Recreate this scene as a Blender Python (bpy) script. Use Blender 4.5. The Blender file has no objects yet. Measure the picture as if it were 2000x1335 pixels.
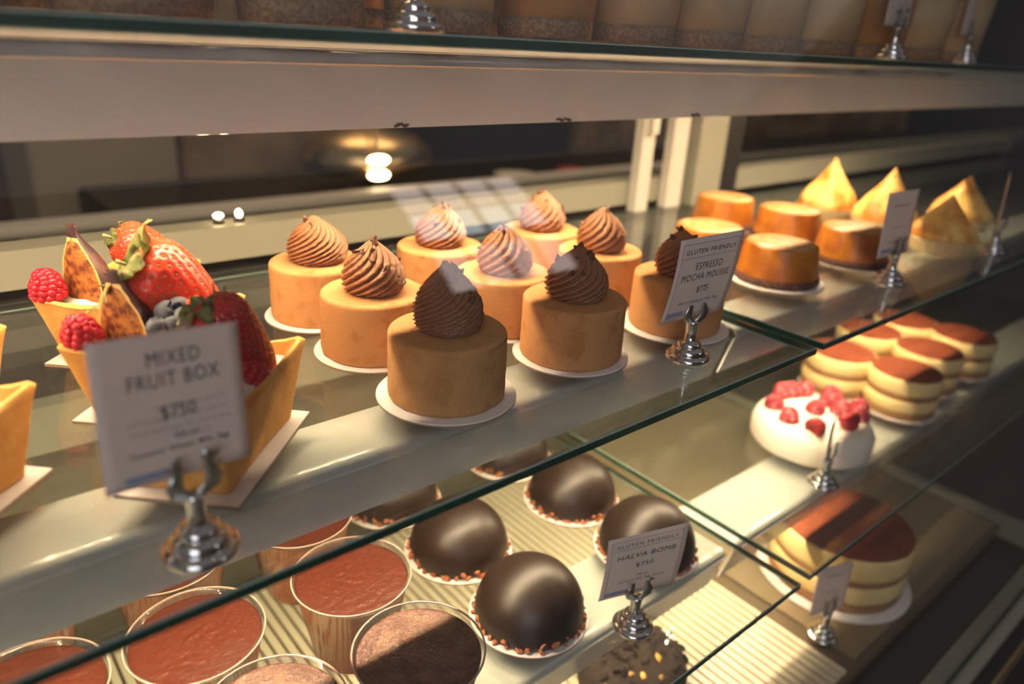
import bpy, bmesh, math, random
from mathutils import Vector, Matrix, noise
SC = bpy.context.scene
COL = SC.collection
CZ = 1.198                      # camera height; middle shelf surface is at 1.0
pi = math.pi

# ---------------- camera ----------------
cam = bpy.data.cameras.new('camera'); cam_o = bpy.data.objects.new('camera', cam); COL.objects.link(cam_o)
cam.sensor_width = 36; cam.lens = 25.79; cam.clip_start = 0.01; cam.clip_end = 60
cam_o.matrix_world = Matrix(((0.76612978, 0.20832465, -0.60798519, 0), (-0.64039639, 0.32723383, -0.69484566, 0),
                             (0.05419984, 0.92169347, 0.38411394, CZ), (0, 0, 0, 1)))
cam.dof.use_dof = True; cam.dof.focus_distance = 0.445; cam.dof.aperture_fstop = 4.0; cam.dof.aperture_blades = 0
SC.camera = cam_o
# ---------------- colour management ----------------
SC.view_settings.view_transform = 'Standard'; SC.view_settings.look = 'None'
SC.view_settings.gamma = 1; SC.view_settings.use_curve_mapping = False
SC.view_settings.exposure = 0.0
# ---------------- world and room light ----------------
w = bpy.data.worlds.new('world'); SC.world = w; w.use_nodes = True
w.node_tree.nodes['Background'].inputs[0].default_value = (0.90, 0.84, 0.86, 1)
w.node_tree.nodes['Background'].inputs[1].default_value = 0.17
def area(name, loc, look, sx, sy, power, col):
    l = bpy.data.lights.new(name, 'AREA'); l.shape = 'RECTANGLE'; l.size = sx; l.size_y = sy; l.energy = power; l.color = col
    o = bpy.data.objects.new(name, l); COL.objects.link(o); o.location = loc
    o.rotation_euler = (Vector(look) - Vector(loc)).to_track_quat('-Z', 'Y').to_euler(); return o
area('shop_window_daylight', (-2.2, -2.6, 2.1), (0.3, 0.4, 1.0), 2.0, 1.6, 42, (0.93, 0.92, 1.0))
area('shop_overhead_fill', (-1.6, -1.2, 3.1), (0.5, 0.3, 1.0), 1.2, 0.6, 9, (1.0, 0.86, 0.74))  # added fill for the unseen shop side, no known lamp
area('kitchen_overhead_fill', (1.2, 1.9, 2.9), (1.4, 2.2, 0.5), 1.5, 0.8, 24, (1.0, 0.68, 0.38))  # added warm fill that lights the kitchen, no lamp seen there
LED_POWER = 1650.0

# ---------------- materials ----------------
def mat(name, col=(.8, .8, .8), rough=.5, metal=0, spec=.5, bump=0, bscale=200, sss=0, mix=None, mscale=30, mlo=.45, mhi=.6, coat=0, detail=3, sssc=None):
    m = bpy.data.materials.new(name); m.use_nodes = True; nt = m.node_tree; b = nt.nodes['Principled BSDF']
    b.inputs['Base Color'].default_value = (*col, 1); b.inputs['Roughness'].default_value = rough
    b.inputs['Metallic'].default_value = metal; b.inputs['Specular IOR Level'].default_value = spec
    b.inputs['Coat Weight'].default_value = coat
    tc = nt.nodes.new('ShaderNodeTexCoord')
    if sss:
        b.inputs['Subsurface Weight'].default_value = sss; b.inputs['Subsurface Radius'].default_value = (1, .45, .2)
        b.inputs['Subsurface Scale'].default_value = .004
    if mix:
        n = nt.nodes.new('ShaderNodeTexNoise'); n.inputs['Scale'].default_value = mscale; n.inputs['Detail'].default_value = detail
        nt.links.new(tc.outputs['Object'], n.inputs['Vector'])
        r = nt.nodes.new('ShaderNodeValToRGB'); r.color_ramp.elements[0].position = mlo; r.color_ramp.elements[1].position = mhi
        r.color_ramp.elements[0].color = (*col, 1); r.color_ramp.elements[1].color = (*mix, 1)
        nt.links.new(n.outputs['Fac'], r.inputs['Fac']); nt.links.new(r.outputs['Color'], b.inputs['Base Color'])
    if bump:
        n = nt.nodes.new('ShaderNodeTexNoise'); n.inputs['Scale'].default_value = bscale; n.inputs['Detail'].default_value = 4
        nt.links.new(tc.outputs['Object'], n.inputs['Vector'])
        bp = nt.nodes.new('ShaderNodeBump'); bp.inputs['Strength'].default_value = bump; bp.inputs['Distance'].default_value = .001
        nt.links.new(n.outputs['Fac'], bp.inputs['Height']); nt.links.new(bp.outputs['Normal'], b.inputs['Normal'])
    return m
def glass(name, tint, f0=.045, rough=.0, dirt=0, f90=1.0):
    """thin clear pane: mostly see-through, mirror reflection by Fresnel (Schlick)"""
    m = bpy.data.materials.new(name); m.use_nodes = True; nt = m.node_tree; nt.nodes.clear(); N = nt.nodes.new; L = nt.links.new
    g = N('ShaderNodeNewGeometry'); d = N('ShaderNodeVectorMath'); d.operation = 'DOT_PRODUCT'
    L(g.outputs['Normal'], d.inputs[0]); L(g.outputs['Incoming'], d.inputs[1])
    def mth(op, a, b=None):
        x = N('ShaderNodeMath'); x.operation = op
        for i, v in enumerate((a, b)):
            if v is None: continue
            if isinstance(v, (int, float)): x.inputs[i].default_value = v
            else: L(v, x.inputs[i])
        return x.outputs[0]
    c = mth('ABSOLUTE', d.outputs['Value']); k = mth('POWER', mth('SUBTRACT', 1.0, c), 5.0)
    f = mth('ADD', mth('MULTIPLY', k, f90 - f0), f0)
    tr = N('ShaderNodeBsdfTransparent'); tr.inputs[0].default_value = (*tint, 1)
    gl = N('ShaderNodeBsdfGlossy'); gl.inputs['Roughness'].default_value = rough
    mx = N('ShaderNodeMixShader'); L(f, mx.inputs[0]); L(tr.outputs[0], mx.inputs[1]); L(gl.outputs[0], mx.inputs[2])
    o = N('ShaderNodeOutputMaterial'); last = mx.outputs[0]
    if dirt:
        df = N('ShaderNodeBsdfDiffuse'); df.inputs[0].default_value = (.8, .8, .8, 1)
        m2 = N('ShaderNodeMixShader'); m2.inputs[0].default_value = dirt; L(last, m2.inputs[1]); L(df.outputs[0], m2.inputs[2]); last = m2.outputs[0]
    L(last, o.inputs[0]); return m
def emit(name, col, s):
    m = bpy.data.materials.new(name); m.use_nodes = True; nt = m.node_tree; nt.nodes.clear()
    e = nt.nodes.new('ShaderNodeEmission'); e.inputs[0].default_value = (*col, 1); e.inputs[1].default_value = s
    o = nt.nodes.new('ShaderNodeOutputMaterial'); nt.links.new(e.outputs[0], o.inputs[0]); return m
M = {}
M['glass'] = glass('shelf_glass', (.93, .955, .935), .045, 0, .012)
M['front'] = glass('front_pane_glass', (.97, .98, .98), .06, 0, .006)
M['plastic'] = glass('clear_plastic', (.98, .96, .94), .03, .05, .015, .45)
M['edge'] = mat('green_glass_edge', (.004, .036, .020), .2, spec=.25, mix=(.008, .058, .032), mscale=14)
M['edge_lip'] = mat('pale_glass_arris', (.30, .42, .36), .15)
M['white_metal'] = mat('white_painted_metal', (.86, .84, .81), .35, coat=1)
M['white_metal'].node_tree.nodes['Principled BSDF'].inputs['Coat Roughness'].default_value = .075; M['white_metal'].node_tree.nodes['Principled BSDF'].inputs['Coat IOR'].default_value = 1.7
M['cream_metal'] = mat('cream_painted_metal', (.26, .25, .195), .45)
M['ledbase'] = mat('led_tape', (.7, .66, .55), .5)
M['led'] = emit('led_diode', (1.0, .75, .46), LED_POWER)
M['velvet'] = mat('cocoa_velvet_spray', (.56, .275, .105), .85, spec=.2, bump=.55, bscale=1500, mix=(.47, .205, .07), mscale=60, mlo=.56, mhi=.66)
M['velvet_dark'] = mat('cocoa_velvet_spray_coarse', (.58, .31, .12), .85, spec=.2, bump=1.0, bscale=1100, mix=(.50, .25, .09), mscale=60, mlo=.5, mhi=.66)
M['swirl'] = mat('chocolate_cream', (.30, .125, .052), .48, spec=.4, bump=.15, bscale=700)
M['swirl_dark'] = mat('dark_chocolate_cream', (.26, .112, .050), .42, spec=.45, bump=.15, bscale=700)
M['nib'] = mat('cocoa_nib_brown', (.13, .055, .028), .6, bump=.5, bscale=900)
M['nut'] = mat('toasted_nut', (.44, .155, .055), .45, bump=.4, bscale=900, mix=(.30, .09, .03), mscale=300)
M['board'] = mat('white_paper_board', (.80, .765, .74), .38)
M['board_edge'] = mat('brown_board_edge', (.33, .22, .14), .8)
M['bomb'] = mat('dark_chocolate_shell', (.019, .0095, .0055), .40, spec=.55, bump=.04, bscale=60)
M['caramel'] = mat('caramel_glaze', (.50, .165, .014), .33, spec=.45, mix=(.37, .105, .010), mscale=45, coat=.15, bump=.08, bscale=200)
M['caramel_top'] = mat('caramel_dusted_top', (.50, .22, .055), .38, mix=(.60, .36, .16), mscale=160, mlo=.42, mhi=.6, bump=.3, bscale=500)
M['crumb'] = mat('dark_biscuit_crumb', (.075, .03, .018), .8, bump=1, bscale=500, mix=(.16, .06, .035), mscale=350)
M['darkcake'] = mat('dark_cake', (.022, .014, .010), .8, spec=.2, bump=1, bscale=400)
M['meringue'] = mat('toasted_meringue', (.95, .62, .17), .45, sss=.15, mix=(.62, .24, .03), mscale=42, mlo=.42, mhi=.62, bump=.2, bscale=300)
M['shell'] = mat('pale_tart_shell', (.66, .50, .25), .75, bump=.4, bscale=500)
M['short'] = mat('shortbread', (.80, .44, .125), .75, spec=.25, bump=.55, bscale=480, mix=(.68, .33, .075), mscale=70, mlo=.42, mhi=.72, sss=.1)
M['cream'] = mat('whipped_cream', (.86, .80, .68), .5, sss=.2, bump=.2, bscale=120)
M['straw'] = mat('strawberry_flesh_skin', (.86, .095, .04), .30, spec=.5, sss=.3, mix=(.78, .055, .028), mscale=25, coat=.08)
M['straw_dark'] = mat('ripe_strawberry_skin', (.58, .018, .018), .18, spec=.7, sss=.15, mix=(.48, .012, .014), mscale=25, coat=.35)
M['seed'] = mat('strawberry_seed', (.50, .24, .035), .4)
M['sepal'] = mat('green_sepal', (.24, .28, .07), .55, mix=(.42, .38, .16), mscale=120, bump=.4, bscale=300)
M['rasp'] = mat('raspberry_red', (.60, .016, .035), .32, spec=.5, sss=.2, mix=(.48, .01, .02), mscale=150)
M['rasp_frost'] = mat('sugar_dusted_raspberry', (.36, .012, .025), .5, mix=(.62, .26, .27), mscale=260, mlo=.5, mhi=.72)
M['rasp_deep'] = mat('deep_raspberry_red', (.36, .008, .018), .35, spec=.5)
M['blue'] = mat('blueberry_skin', (.045, .050, .068), .55, mix=(.12, .125, .15), mscale=140, bump=.1, bscale=300)
M['figskin'] = mat('fig_skin', (.050, .022, .026), .45, mix=(.20, .085, .05), mscale=40, mlo=.48, mhi=.7, bump=.15)
M['figrim'] = mat('fig_pith', (.66, .43, .14), .5)
M['chrome'] = mat('chrome', (.80, .79, .78), .07, 1)
M['steel'] = mat('grey_clip_steel', (.48, .49, .46), .33, 1)
M['paper'] = mat('white_card_stock', (.88, .82, .80), .55)
def _paper():
    nt = M['paper'].node_tree; b = nt.nodes['Principled BSDF']; o = nt.nodes['Material Output']
    t = nt.nodes.new('ShaderNodeBsdfTranslucent'); t.inputs[0].default_value = (.85, .74, .64, 1); x = nt.nodes.new('ShaderNodeMixShader'); x.inputs[0].default_value = .35
    nt.links.new(b.outputs[0], x.inputs[1]); nt.links.new(t.outputs[0], x.inputs[2]); nt.links.new(x.outputs[0], o.inputs[0])
_paper()
M['ink'] = mat('black_ink', (.030, .028, .028), .6)
M['ghost'] = mat('faint_show_through_ink', (.46, .42, .41), .6)
M['tape'] = mat('blue_label_tape', (.30, .34, .50), .55)
M['tape_ink'] = mat('pale_blue_ink', (.42, .46, .62), .55)
M['mousse'] = mat('chocolate_mousse', (.36, .12, .045), .6, spec=.3, mix=(.33, .085, .03), mscale=40)
M['mousse_top'] = mat('cocoa_red_top', (.072, .0135, .005), .40, spec=.45, bump=.5, bscale=520, mix=(.07, .017, .008), mscale=25)
M['mousse_rough'] = mat('glistening_crystal_top', (.11, .042, .026), .14, spec=1.0, bump=1, bscale=800, mix=(.16, .07, .042), mscale=60)
M['cheese'] = mat('pale_yellow_cream_layer', (.86, .66, .30), .55, mix=(.78, .56, .22), mscale=18)
M['sponge'] = mat('coffee_sponge_layer', (.30, .15, .055), .8, bump=.6, bscale=300)
M['cocoa'] = mat('cocoa_powder', (.19, .045, .017), .85, spec=.15, mix=(.155, .036, .015), mscale=60)
M['cup_cream'] = mat('cup_custard', (.62, .48, .27), .5, mix=(.55, .40, .20), mscale=12)
M['cup_amber'] = mat('cup_amber_custard', (.52, .28, .08), .5, mix=(.60, .38, .14), mscale=12)
M['cup_crumb'] = mat('cup_biscuit_crumb', (.24, .14, .07), .8, bump=1, bscale=500, mix=(.36, .24, .13), mscale=420)
M['deck'] = mat('deck_metal', (.34, .27, .17), .4, metal=.35, mix=(.28, .22, .14), mscale=6)
M['tray'] = mat('gap_shade_tan', (.12, .085, .045), .5)  # dark tone puts the shade of the slat gaps into the colour
M['slat'] = mat('cream_slat', (.72, .64, .47), .4)
M['dark'] = mat('dark_case_plastic', (.030, .026, .023), .5, bump=.1)
M['rearwall'] = mat('khaki_rear_panel', (.10, .092, .065), .35)
M['kdark'] = mat('dark_kitchen_wall', (.060, .040, .028), .8, mix=(.12, .075, .045), mscale=1.5)
M['kkhaki'] = mat('khaki_cabinet', (.34, .26, .155), .6)
M['kbrown'] = mat('brown_wood', (.20, .12, .055), .6, mix=(.34, .22, .11), mscale=5)
M['kblack'] = mat('black_appliance', (.02, .018, .017), .35)
M['kwhite'] = mat('grey_white_plastic', (.58, .54, .46), .5)
M['brass'] = mat('brass', (.55, .40, .20), .3, 1)
M['led_mid'] = emit('led_diode_mid', (1.0, .75, .46), LED_POWER * .85)
M['led_low'] = emit('led_diode_low', (1.0, .75, .46), LED_POWER * .85)
M['bulb'] = emit('lamp_bulb', (1.0, .72, .38), 22)
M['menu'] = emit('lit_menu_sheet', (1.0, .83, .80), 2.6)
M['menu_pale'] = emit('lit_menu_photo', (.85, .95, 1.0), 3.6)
M['floor'] = mat('floor_tile', (.20, .17, .15), .5)
M['wallr'] = mat('dark_plaster_wall', (.10, .10, .11), .9)
M['wall'] = mat('plaster_wall', (.14, .12, .11), .9)
# fig flesh: golden with reddish-brown seeds
def figflesh():
    m = mat('fig_flesh', (.46, .17, .035), .4, spec=.5, bump=.9, bscale=500, mix=(.15, .035, .012), mscale=240, mlo=.44, mhi=.62); return m
M['figflesh'] = figflesh()

# ---------------- helpers ----------------
def mesh(bm, name, mats, smooth=True):
    bmesh.ops.recalc_face_normals(bm, faces=bm.faces)
    me = bpy.data.meshes.new(name); bm.to_mesh(me); bm.free()
    for k in mats if isinstance(mats, (list, tuple)) else [mats]: me.materials.append(M[k])
    me.polygons.foreach_set('use_smooth', [smooth] * len(me.polygons)); me.update(); return me
def auto(me, ang=35):
    bm = bmesh.new(); bm.from_mesh(me)
    for e in bm.edges:
        if len(e.link_faces) == 2 and e.calc_face_angle(0) > math.radians(ang): e.smooth = False
    bm.to_mesh(me); bm.free(); return me
def put(name, me, parent=None, loc=(0, 0, 0), rot=None, scale=None):
    o = bpy.data.objects.new(name, me); COL.objects.link(o); o.location = loc
    if rot is not None: o.rotation_euler = rot
    if scale is not None: o.scale = scale if hasattr(scale, '__len__') else (scale,) * 3
    if parent: o.parent = parent
    return o
def tag(o, label, cat, group=None):
    o['label'] = label; o['category'] = cat
    if group: o['group'] = group
    return o
def thing(name, label, cat, loc=(0, 0, 0), rz=0, group=None):
    o = bpy.data.objects.new(name, None); o.empty_display_size = .01; COL.objects.link(o); o.location = loc; o.rotation_euler = (0, 0, rz)
    return tag(o, label, cat, group)
def box(bm, x0, x1, y0, y1, z0, z1, mi=0):
    v = [bm.verts.new(p) for p in ((x0, y0, z0), (x1, y0, z0), (x1, y1, z0), (x0, y1, z0), (x0, y0, z1), (x1, y0, z1), (x1, y1, z1), (x0, y1, z1))]
    fs = []
    for q in ((0, 3, 2, 1), (4, 5, 6, 7), (0, 1, 5, 4), (1, 2, 6, 5), (2, 3, 7, 6), (3, 0, 4, 7)):
        f = bm.faces.new([v[i] for i in q]); f.material_index = mi; fs.append(f)
    return v, fs
def lathe(bm, prof, n=64, rf=None, cap0=True, cap1=True, mi=0, mif=None):
    """prof: list of (r,z); rf(i,th,r,z)->(r,z)"""
    rings = []
    for i, (r, z) in enumerate(prof):
        if r < 1e-6: rings.append([bm.verts.new((0, 0, z))]); continue
        ring = []
        for k in range(n):
            th = 2 * pi * k / n; rr, zz = (r, z) if rf is None else rf(i, th, r, z)
            ring.append(bm.verts.new((rr * math.cos(th), rr * math.sin(th), zz)))
        rings.append(ring)
    for i in range(len(rings) - 1):
        a, b = rings[i], rings[i + 1]; idx = mi if mif is None else mif(i)
        for k in range(n):
            k2 = (k + 1) % n
            if len(a) == 1 and len(b) == 1: break
            if len(a) == 1: f = bm.faces.new((a[0], b[k2], b[k]))
            elif len(b) == 1: f = bm.faces.new((a[k], a[k2], b[0]))
            else: f = bm.faces.new((a[k], a[k2], b[k2], b[k]))
            f.material_index = idx
    if cap0 and len(rings[0]) > 1: bm.faces.new(rings[0][::-1]).material_index = mi if mif is None else mif(0)
    if cap1 and len(rings[-1]) > 1: bm.faces.new(rings[-1]).material_index = mi if mif is None else mif(len(rings) - 2)
    return rings
def sweep(bm, pts, w, t, side):
    """flat strip with width w along vector side and thickness t, following pts"""
    rows = []
    side = Vector(side).normalized(); pts = [Vector(p) for p in pts]
    for i, p in enumerate(pts):
        d = (pts[min(i + 1, len(pts) - 1)] - pts[max(i - 1, 0)]).normalized(); n = d.cross(side).normalized()
        ww = w[i] if hasattr(w, '__len__') else w
        rows.append([bm.verts.new(p + side * sx * ww / 2 + n * sn * t / 2) for sx, sn in ((-1, -1), (1, -1), (1, 1), (-1, 1))])
    for a, b in zip(rows, rows[1:]):
        for k in range(4): bm.faces.new((a[k], a[(k + 1) % 4], b[(k + 1) % 4], b[k]))
    bm.faces.new(rows[0][::-1]); bm.faces.new(rows[-1])
def blob(seed, r, sub=1, sq=(1, 1, 1), amp=.25):
    bm = bmesh.new(); bmesh.ops.create_icosphere(bm, subdivisions=sub, radius=r)
    for v in bm.verts:
        k = 1 + amp * noise.noise(v.co / r * 1.3 + Vector((seed * 7.1, 0, 0)))
        v.co = Vector((v.co.x * sq[0], v.co.y * sq[1], v.co.z * sq[2])) * k
    return bm
def frame_from(axis, up=(0, 0, 1)):
    z = Vector(axis).normalized(); x = Vector(up).cross(z).normalized(); y = z.cross(x)
    return Matrix((x, y, z)).transposed().to_euler()

ZT, ZM, ZL, ZB = 1.197, 1.0, CZ - .39, CZ - .53
G = .006

# ---------------- room ----------------
def struct(name, x0, x1, y0, y1, z0, z1, m):
    bm = bmesh.new(); box(bm, x0, x1, y0, y1, z0, z1); o = put(name, mesh(bm, name, m, False)); o['kind'] = 'structure'; return o
struct('floor', -4, 6, -3.2, 3.2, -.05, 0, 'floor')
struct('wall_back', -4, 6, 3.0, 3.1, 0, 4.0, 'kdark')
struct('wall_front', -4, 6, -3.2, -3.1, 0, 4.0, 'wall')
struct('reflection_wall_right', 6.0, 6.1, -3.1, 3.0, 0, 4.0, 'wallr')  # unseen wall added to darken the glass reflections on the right

# menu boards hanging on the front wall (they mirror in the case glass)
for k in range(4):
    x = 2.72 + .285 * k
    t = thing('menu_board', ['lit menu sheet reflected faintly in the case glass, leftmost of the four pale sheets',
                             'lit menu sheet reflected in the case glass, second of the four pale sheets from left',
                             'lit menu sheet reflected in the case glass, third of the four pale sheets from left',
                             'lit menu sheet reflected in the case glass, rightmost of the four pale sheets'][k], 'menu', (x, -3.1, 2.50), 0, 'lit menu sheets on the shop wall')
    bm = bmesh.new(); box(bm, -.128, .128, 0, .02, 0, 1.25); put('panel', mesh(bm, 'menu_frame', 'kblack', False), t)
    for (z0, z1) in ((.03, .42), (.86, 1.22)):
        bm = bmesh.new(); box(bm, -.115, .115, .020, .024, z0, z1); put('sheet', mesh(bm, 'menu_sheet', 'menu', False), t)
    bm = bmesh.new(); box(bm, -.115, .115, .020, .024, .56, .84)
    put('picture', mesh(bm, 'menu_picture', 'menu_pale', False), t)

# ---------------- display case body ----------------
def slab(name, x0, x1, y0, y1, zt, label):
    bm = bmesh.new(); b = .0007
    v, fs = box(bm, x0, x1, y0, y1, zt - G, zt)
    for f in fs[2:]: f.material_index = 1
    fs[4].material_index = 3
    es = [e for e in bm.edges if abs(e.verts[0].co.z - e.verts[1].co.z) < 1e-6]
    r = bmesh.ops.bevel(bm, geom=es, offset=b, segments=1, affect='EDGES')
    for f in r['faces']: f.material_index = 2
    o = put(name, mesh(bm, 'glass_shelf', ['glass', 'edge', 'edge_lip', 'kblack'], False)); return tag(o, label, 'shelf', 'glass shelves of the case')
slab('glass_shelf', -.6, 1.10, .316, .60, ZT, 'top glass shelf pane on the left, dark green front edge under the tall cups')
slab('glass_shelf', 1.112, 2.1, .316, .60, ZT, 'top glass shelf pane on the right, beyond the small gap in the green edge')
slab('glass_shelf', -.6, .497, .2285, .611, ZM, 'middle glass shelf pane on the left, carrying the fruit boxes and mocha mousse cakes')
slab('glass_shelf', .507, 2.1, .2285, .611, ZM + .001, 'middle glass shelf pane on the right, carrying the caramel cakes and meringue tarts')
slab('glass_shelf', -.6, .493, .196, .611, ZL, 'lower glass shelf pane on the left, carrying the dessert cups and chocolate domes')
slab('glass_shelf', .507, 2.1, .196, .611, ZL + .001, 'lower glass shelf pane on the right, carrying the raspberry topped cake')

def rail(yK, yB, yA, dK, dB, x0, x1, z, label, smudges=(), led='led', led_end=9, led_in=.0425):
    """sheet-metal angle under a glass shelf, its fold standing in for a shadow edge; LED tape behind its front lip"""
    t = thing('shelf_rail', label, 'rail', ((x0 + x1) / 2, yK, z - dB), 0, 'white metal light rails under the glass shelves')
    ox, oy, oz = t.location; th = .0014; rr = .0085
    prof = [(yA, -dK)]
    # rounded bend, shaped in place of the shadow edge across a flat plate
    d1 = Vector((1, 0)); d2 = Vector((yK - yB, -dK + dB)); d2.normalize()
    K = Vector((yK, -dK))
    pa = K + Vector((1, 0)) * rr; pb = K - Vector((yK - yB, -dK + dB)).normalized() * rr
    for i in range(9):
        s = i / 8; prof.append(tuple((1 - s) ** 2 * pa + 2 * s * (1 - s) * K + s * s * pb))
    prof.append((yB, -dB))
    bm = bmesh.new(); P = [Vector(p) for p in prof]; ins = []
    for i, p in enumerate(P):
        d = (P[min(i + 1, len(P) - 1)] - P[max(i - 1, 0)]).normalized(); n = Vector((-d.y, d.x)); n = n if n.x > 0 or n.y < -.5 else -n
        if n.y > 0: n = -n
        if i >= 9: n = Vector((abs(n.x), n.y))
        ins.append(p + n * th)
    loop = P + ins[::-1]
    A = [bm.verts.new((x0 - ox, p.x - oy, z + p.y - oz)) for p in loop]; B = [bm.verts.new((x1 - ox, p.x - oy, z + p.y - oz)) for p in loop]
    n = len(loop)
    for i in range(n): bm.faces.new((A[i], A[(i + 1) % n], B[(i + 1) % n], B[i]))
    for i in range(len(P) - 1):
        for V in (A, B): bm.faces.new((V[i], V[i + 1], V[n - 2 - i], V[n - 1 - i]))
    put('channel', auto(mesh(bm, 'rail_channel', 'white_metal')), t)
    yl = yK + led_in
    bm = bmesh.new(); box(bm, x0 - ox + .01, x1 - ox - .01, yl - .005 - oy, yl + .005 - oy, z - dK - .0032 - oz, z - dK - .0016 - oz)
    tape = put('led_tape', mesh(bm, 'led_tape', 'ledbase', False), t)
    bm = bmesh.new(); x = x0 + .02
    zz = z - dK - .0033 - oz
    while x < min(x1 - .02, led_end):
        vs = [bm.verts.new((x - ox + a, yl - oy + b_, zz)) for a, b_ in ((-.0018, -.0016), (-.0018, .0016), (.0018, .0016), (.0018, -.0016))]
        bm.faces.new(vs); x += .0120
    me = bpy.data.meshes.new('led_row'); bm.to_mesh(me); bm.free(); me.materials.append(M[led])
    r = put('led_row', me, t)
    for k, (sx, n_) in enumerate(smudges):
        bm = bmesh.new(); random.seed(k + 3)
        for j in range(n_):
            b2 = blob(j + k * 9, random.uniform(.0010, .0019), 1, (1.2, .5, .8), .5); me2 = bpy.data.meshes.new('x'); b2.to_mesh(me2); b2.free()
            s = len(bm.verts); bm.from_mesh(me2); bpy.data.meshes.remove(me2); bm.verts.ensure_lookup_table()
            off = Vector((sx - ox + j * .0019 - .004, yB - .0008 - oy - .00, z - dB + .001 + .0014 * math.sin(j * .9 + k) ** 2 - oz))
            for v in bm.verts[s:]: v.co += off
        put('chocolate_smudge', mesh(bm, 'chocolate_smudge', 'nib'), t)
    return t
rail(.388, .400, .436, .0125, .0555, -.6, 2.1, ZT + .001, 'long white metal rail under the top shelf, with three chocolate smudges on its lower edge', led_end=1.25, smudges=((.249, 5), (.3845, 7), (.542, 6)))
rail(.300, .3125, .348, .0125, .0555, -.6, .497, ZM, 'white metal rail under the middle shelf, seen through the glass below the mousse cakes', led='led_mid', led_in=.030)
rail(.300, .3125, .348, .0125, .0555, .507, 2.1, ZM, 'white metal rail under the right middle shelf, below the caramel cakes', led='led_mid', led_end=1.02, led_in=.030)
rail(.263, .275, .330, .0125, .0555, -.6, .493, ZL, 'white metal rail under the lower left shelf, beneath the chocolate domes', led='led_low')
rail(.263, .275, .330, .0125, .0555, .507, 2.1, ZL, 'brightly lit white metal rail under the lower right shelf, beneath the raspberry cake', led='led_low', led_end=.72)

# curved front glass
def front_pane(x0, x1, label):
    cp = [(.118, -.56), (.15, -.48), (.172, -.39), (.186, -.29), (.203, -.19), (.235, -.10), (.285, 0), (.36, .10), (.46, .18)]
    pts = []
    for i in range(len(cp) - 1):
        p0, p1, p2, p3 = [Vector(cp[max(0, min(len(cp) - 1, j))]) for j in (i - 1, i, i + 1, i + 2)]
        for k in range(6):
            s = k / 6; pts.append(.5 * ((2 * p1) + (p2 - p0) * s + (2 * p0 - 5 * p1 + 4 * p2 - p3) * s * s + (3 * p1 - p0 - 3 * p2 + p3) * s ** 3))
    pts.append(Vector(cp[-1]))
    bm = bmesh.new(); th = .004
    rows = []
    for i, p in enumerate(pts):
        d = (pts[min(i + 1, len(pts) - 1)] - pts[max(i - 1, 0)]).normalized(); n = Vector((d.y, -d.x))
        if n.x > 0: n = -n
        q = p + n * th
        rows.append([bm.verts.new((x0, p.x, CZ + p.y)), bm.verts.new((x1, p.x, CZ + p.y)), bm.verts.new((x1, q.x, CZ + q.y)), bm.verts.new((x0, q.x, CZ + q.y))])
    for a, b in zip(rows, rows[1:]):
        for k in range(4):
            f = bm.faces.new((a[k], a[(k + 1) % 4], b[(k + 1) % 4], b[k])); f.material_index = 0 if k in (0, 2) else 1
    bm.faces.new(rows[0]).material_index = 1; bm.faces.new(rows[-1][::-1]).material_index = 1
    return tag(put('front_glass', auto(mesh(bm, 'front_glass', ['front', 'edge']))), label, 'glass pane', 'curved front glass of the case')
front_pane(-.6, 1.30, 'curved clear front glass of the case, left pane reflecting the lit menu sheets')
front_pane(1.306, 2.1, 'curved clear front glass of the case, far right pane with bluish glare')

# deck, grille, plinth, rear frame
bm = bmesh.new(); box(bm, -.62, .985, .172, .62, ZB - .016, ZB - .004)
t = tag(put('deck_tray', mesh(bm, 'deck_tray', 'tray', False)), 'metal floor tray under the big cream cake, coloured dark as shade in the slat gaps', 'tray')
bm = bmesh.new(); x = -.6
while x < .60:
    a = .0032; v, fs = box(bm, x - a, x + a, .176, .60, ZB - .004, ZB); x += .0096
tag(put('slatted_deck_mat', mesh(bm, 'slatted_deck_mat', 'slat', False)), 'cream slatted mat on the case floor, glowing in stripes at bottom right', 'mat')
bm = bmesh.new(); box(bm, .615, .975, .178, .60, ZB - .004, ZB)
tag(put('deck_plate', mesh(bm, 'deck_plate', 'deck', False)), 'plain tan metal plate on the case floor right of the slats', 'tray')
bm = bmesh.new(); box(bm, .985, .999, .13, .62, ZB - .02, ZB + .006)
tag(put('end_trim', mesh(bm, 'end_trim', 'cream_metal', False)), 'pale trim strip crossing the case floor at far lower right', 'trim')
bm = bmesh.new(); box(bm, .999, 2.1, .16, .62, ZB - .03, ZB - .01)
tag(put('deck_floor', mesh(bm, 'deck_floor', 'dark', False)), 'dark case floor beyond the pale trim strip', 'tray')
t = thing('case_base', 'dark base of the display case with a beige front ledge, lower right corner', 'base', (.7, .35, 0))
def cpart(name, x0, x1, y0, y1, z0, z1, m, par=t):
    bm = bmesh.new(); ox, oy, oz = par.location; box(bm, x0 - ox, x1 - ox, y0 - oy, y1 - oy, z0 - oz, z1 - oz)
    return put(name, mesh(bm, name, m, False), par)
cpart('plinth', -.62, 2.1, .13, .64, 0, CZ - .60, 'dark')
cpart('front_gutter', -.62, 2.1, .136, .172, CZ - .60, CZ - .565, 'dark')
cpart('front_ledge', -.62, 2.1, .104, .134, CZ - .62, CZ - .562, 'cream_metal')
cpart('ledge_strip', -.62, 2.1, .092, .104, CZ - .62, CZ - .572, 'dark')
cpart('brass_strip', -.62, 2.1, .089, .092, CZ - .60, CZ - .574, 'brass')
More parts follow.
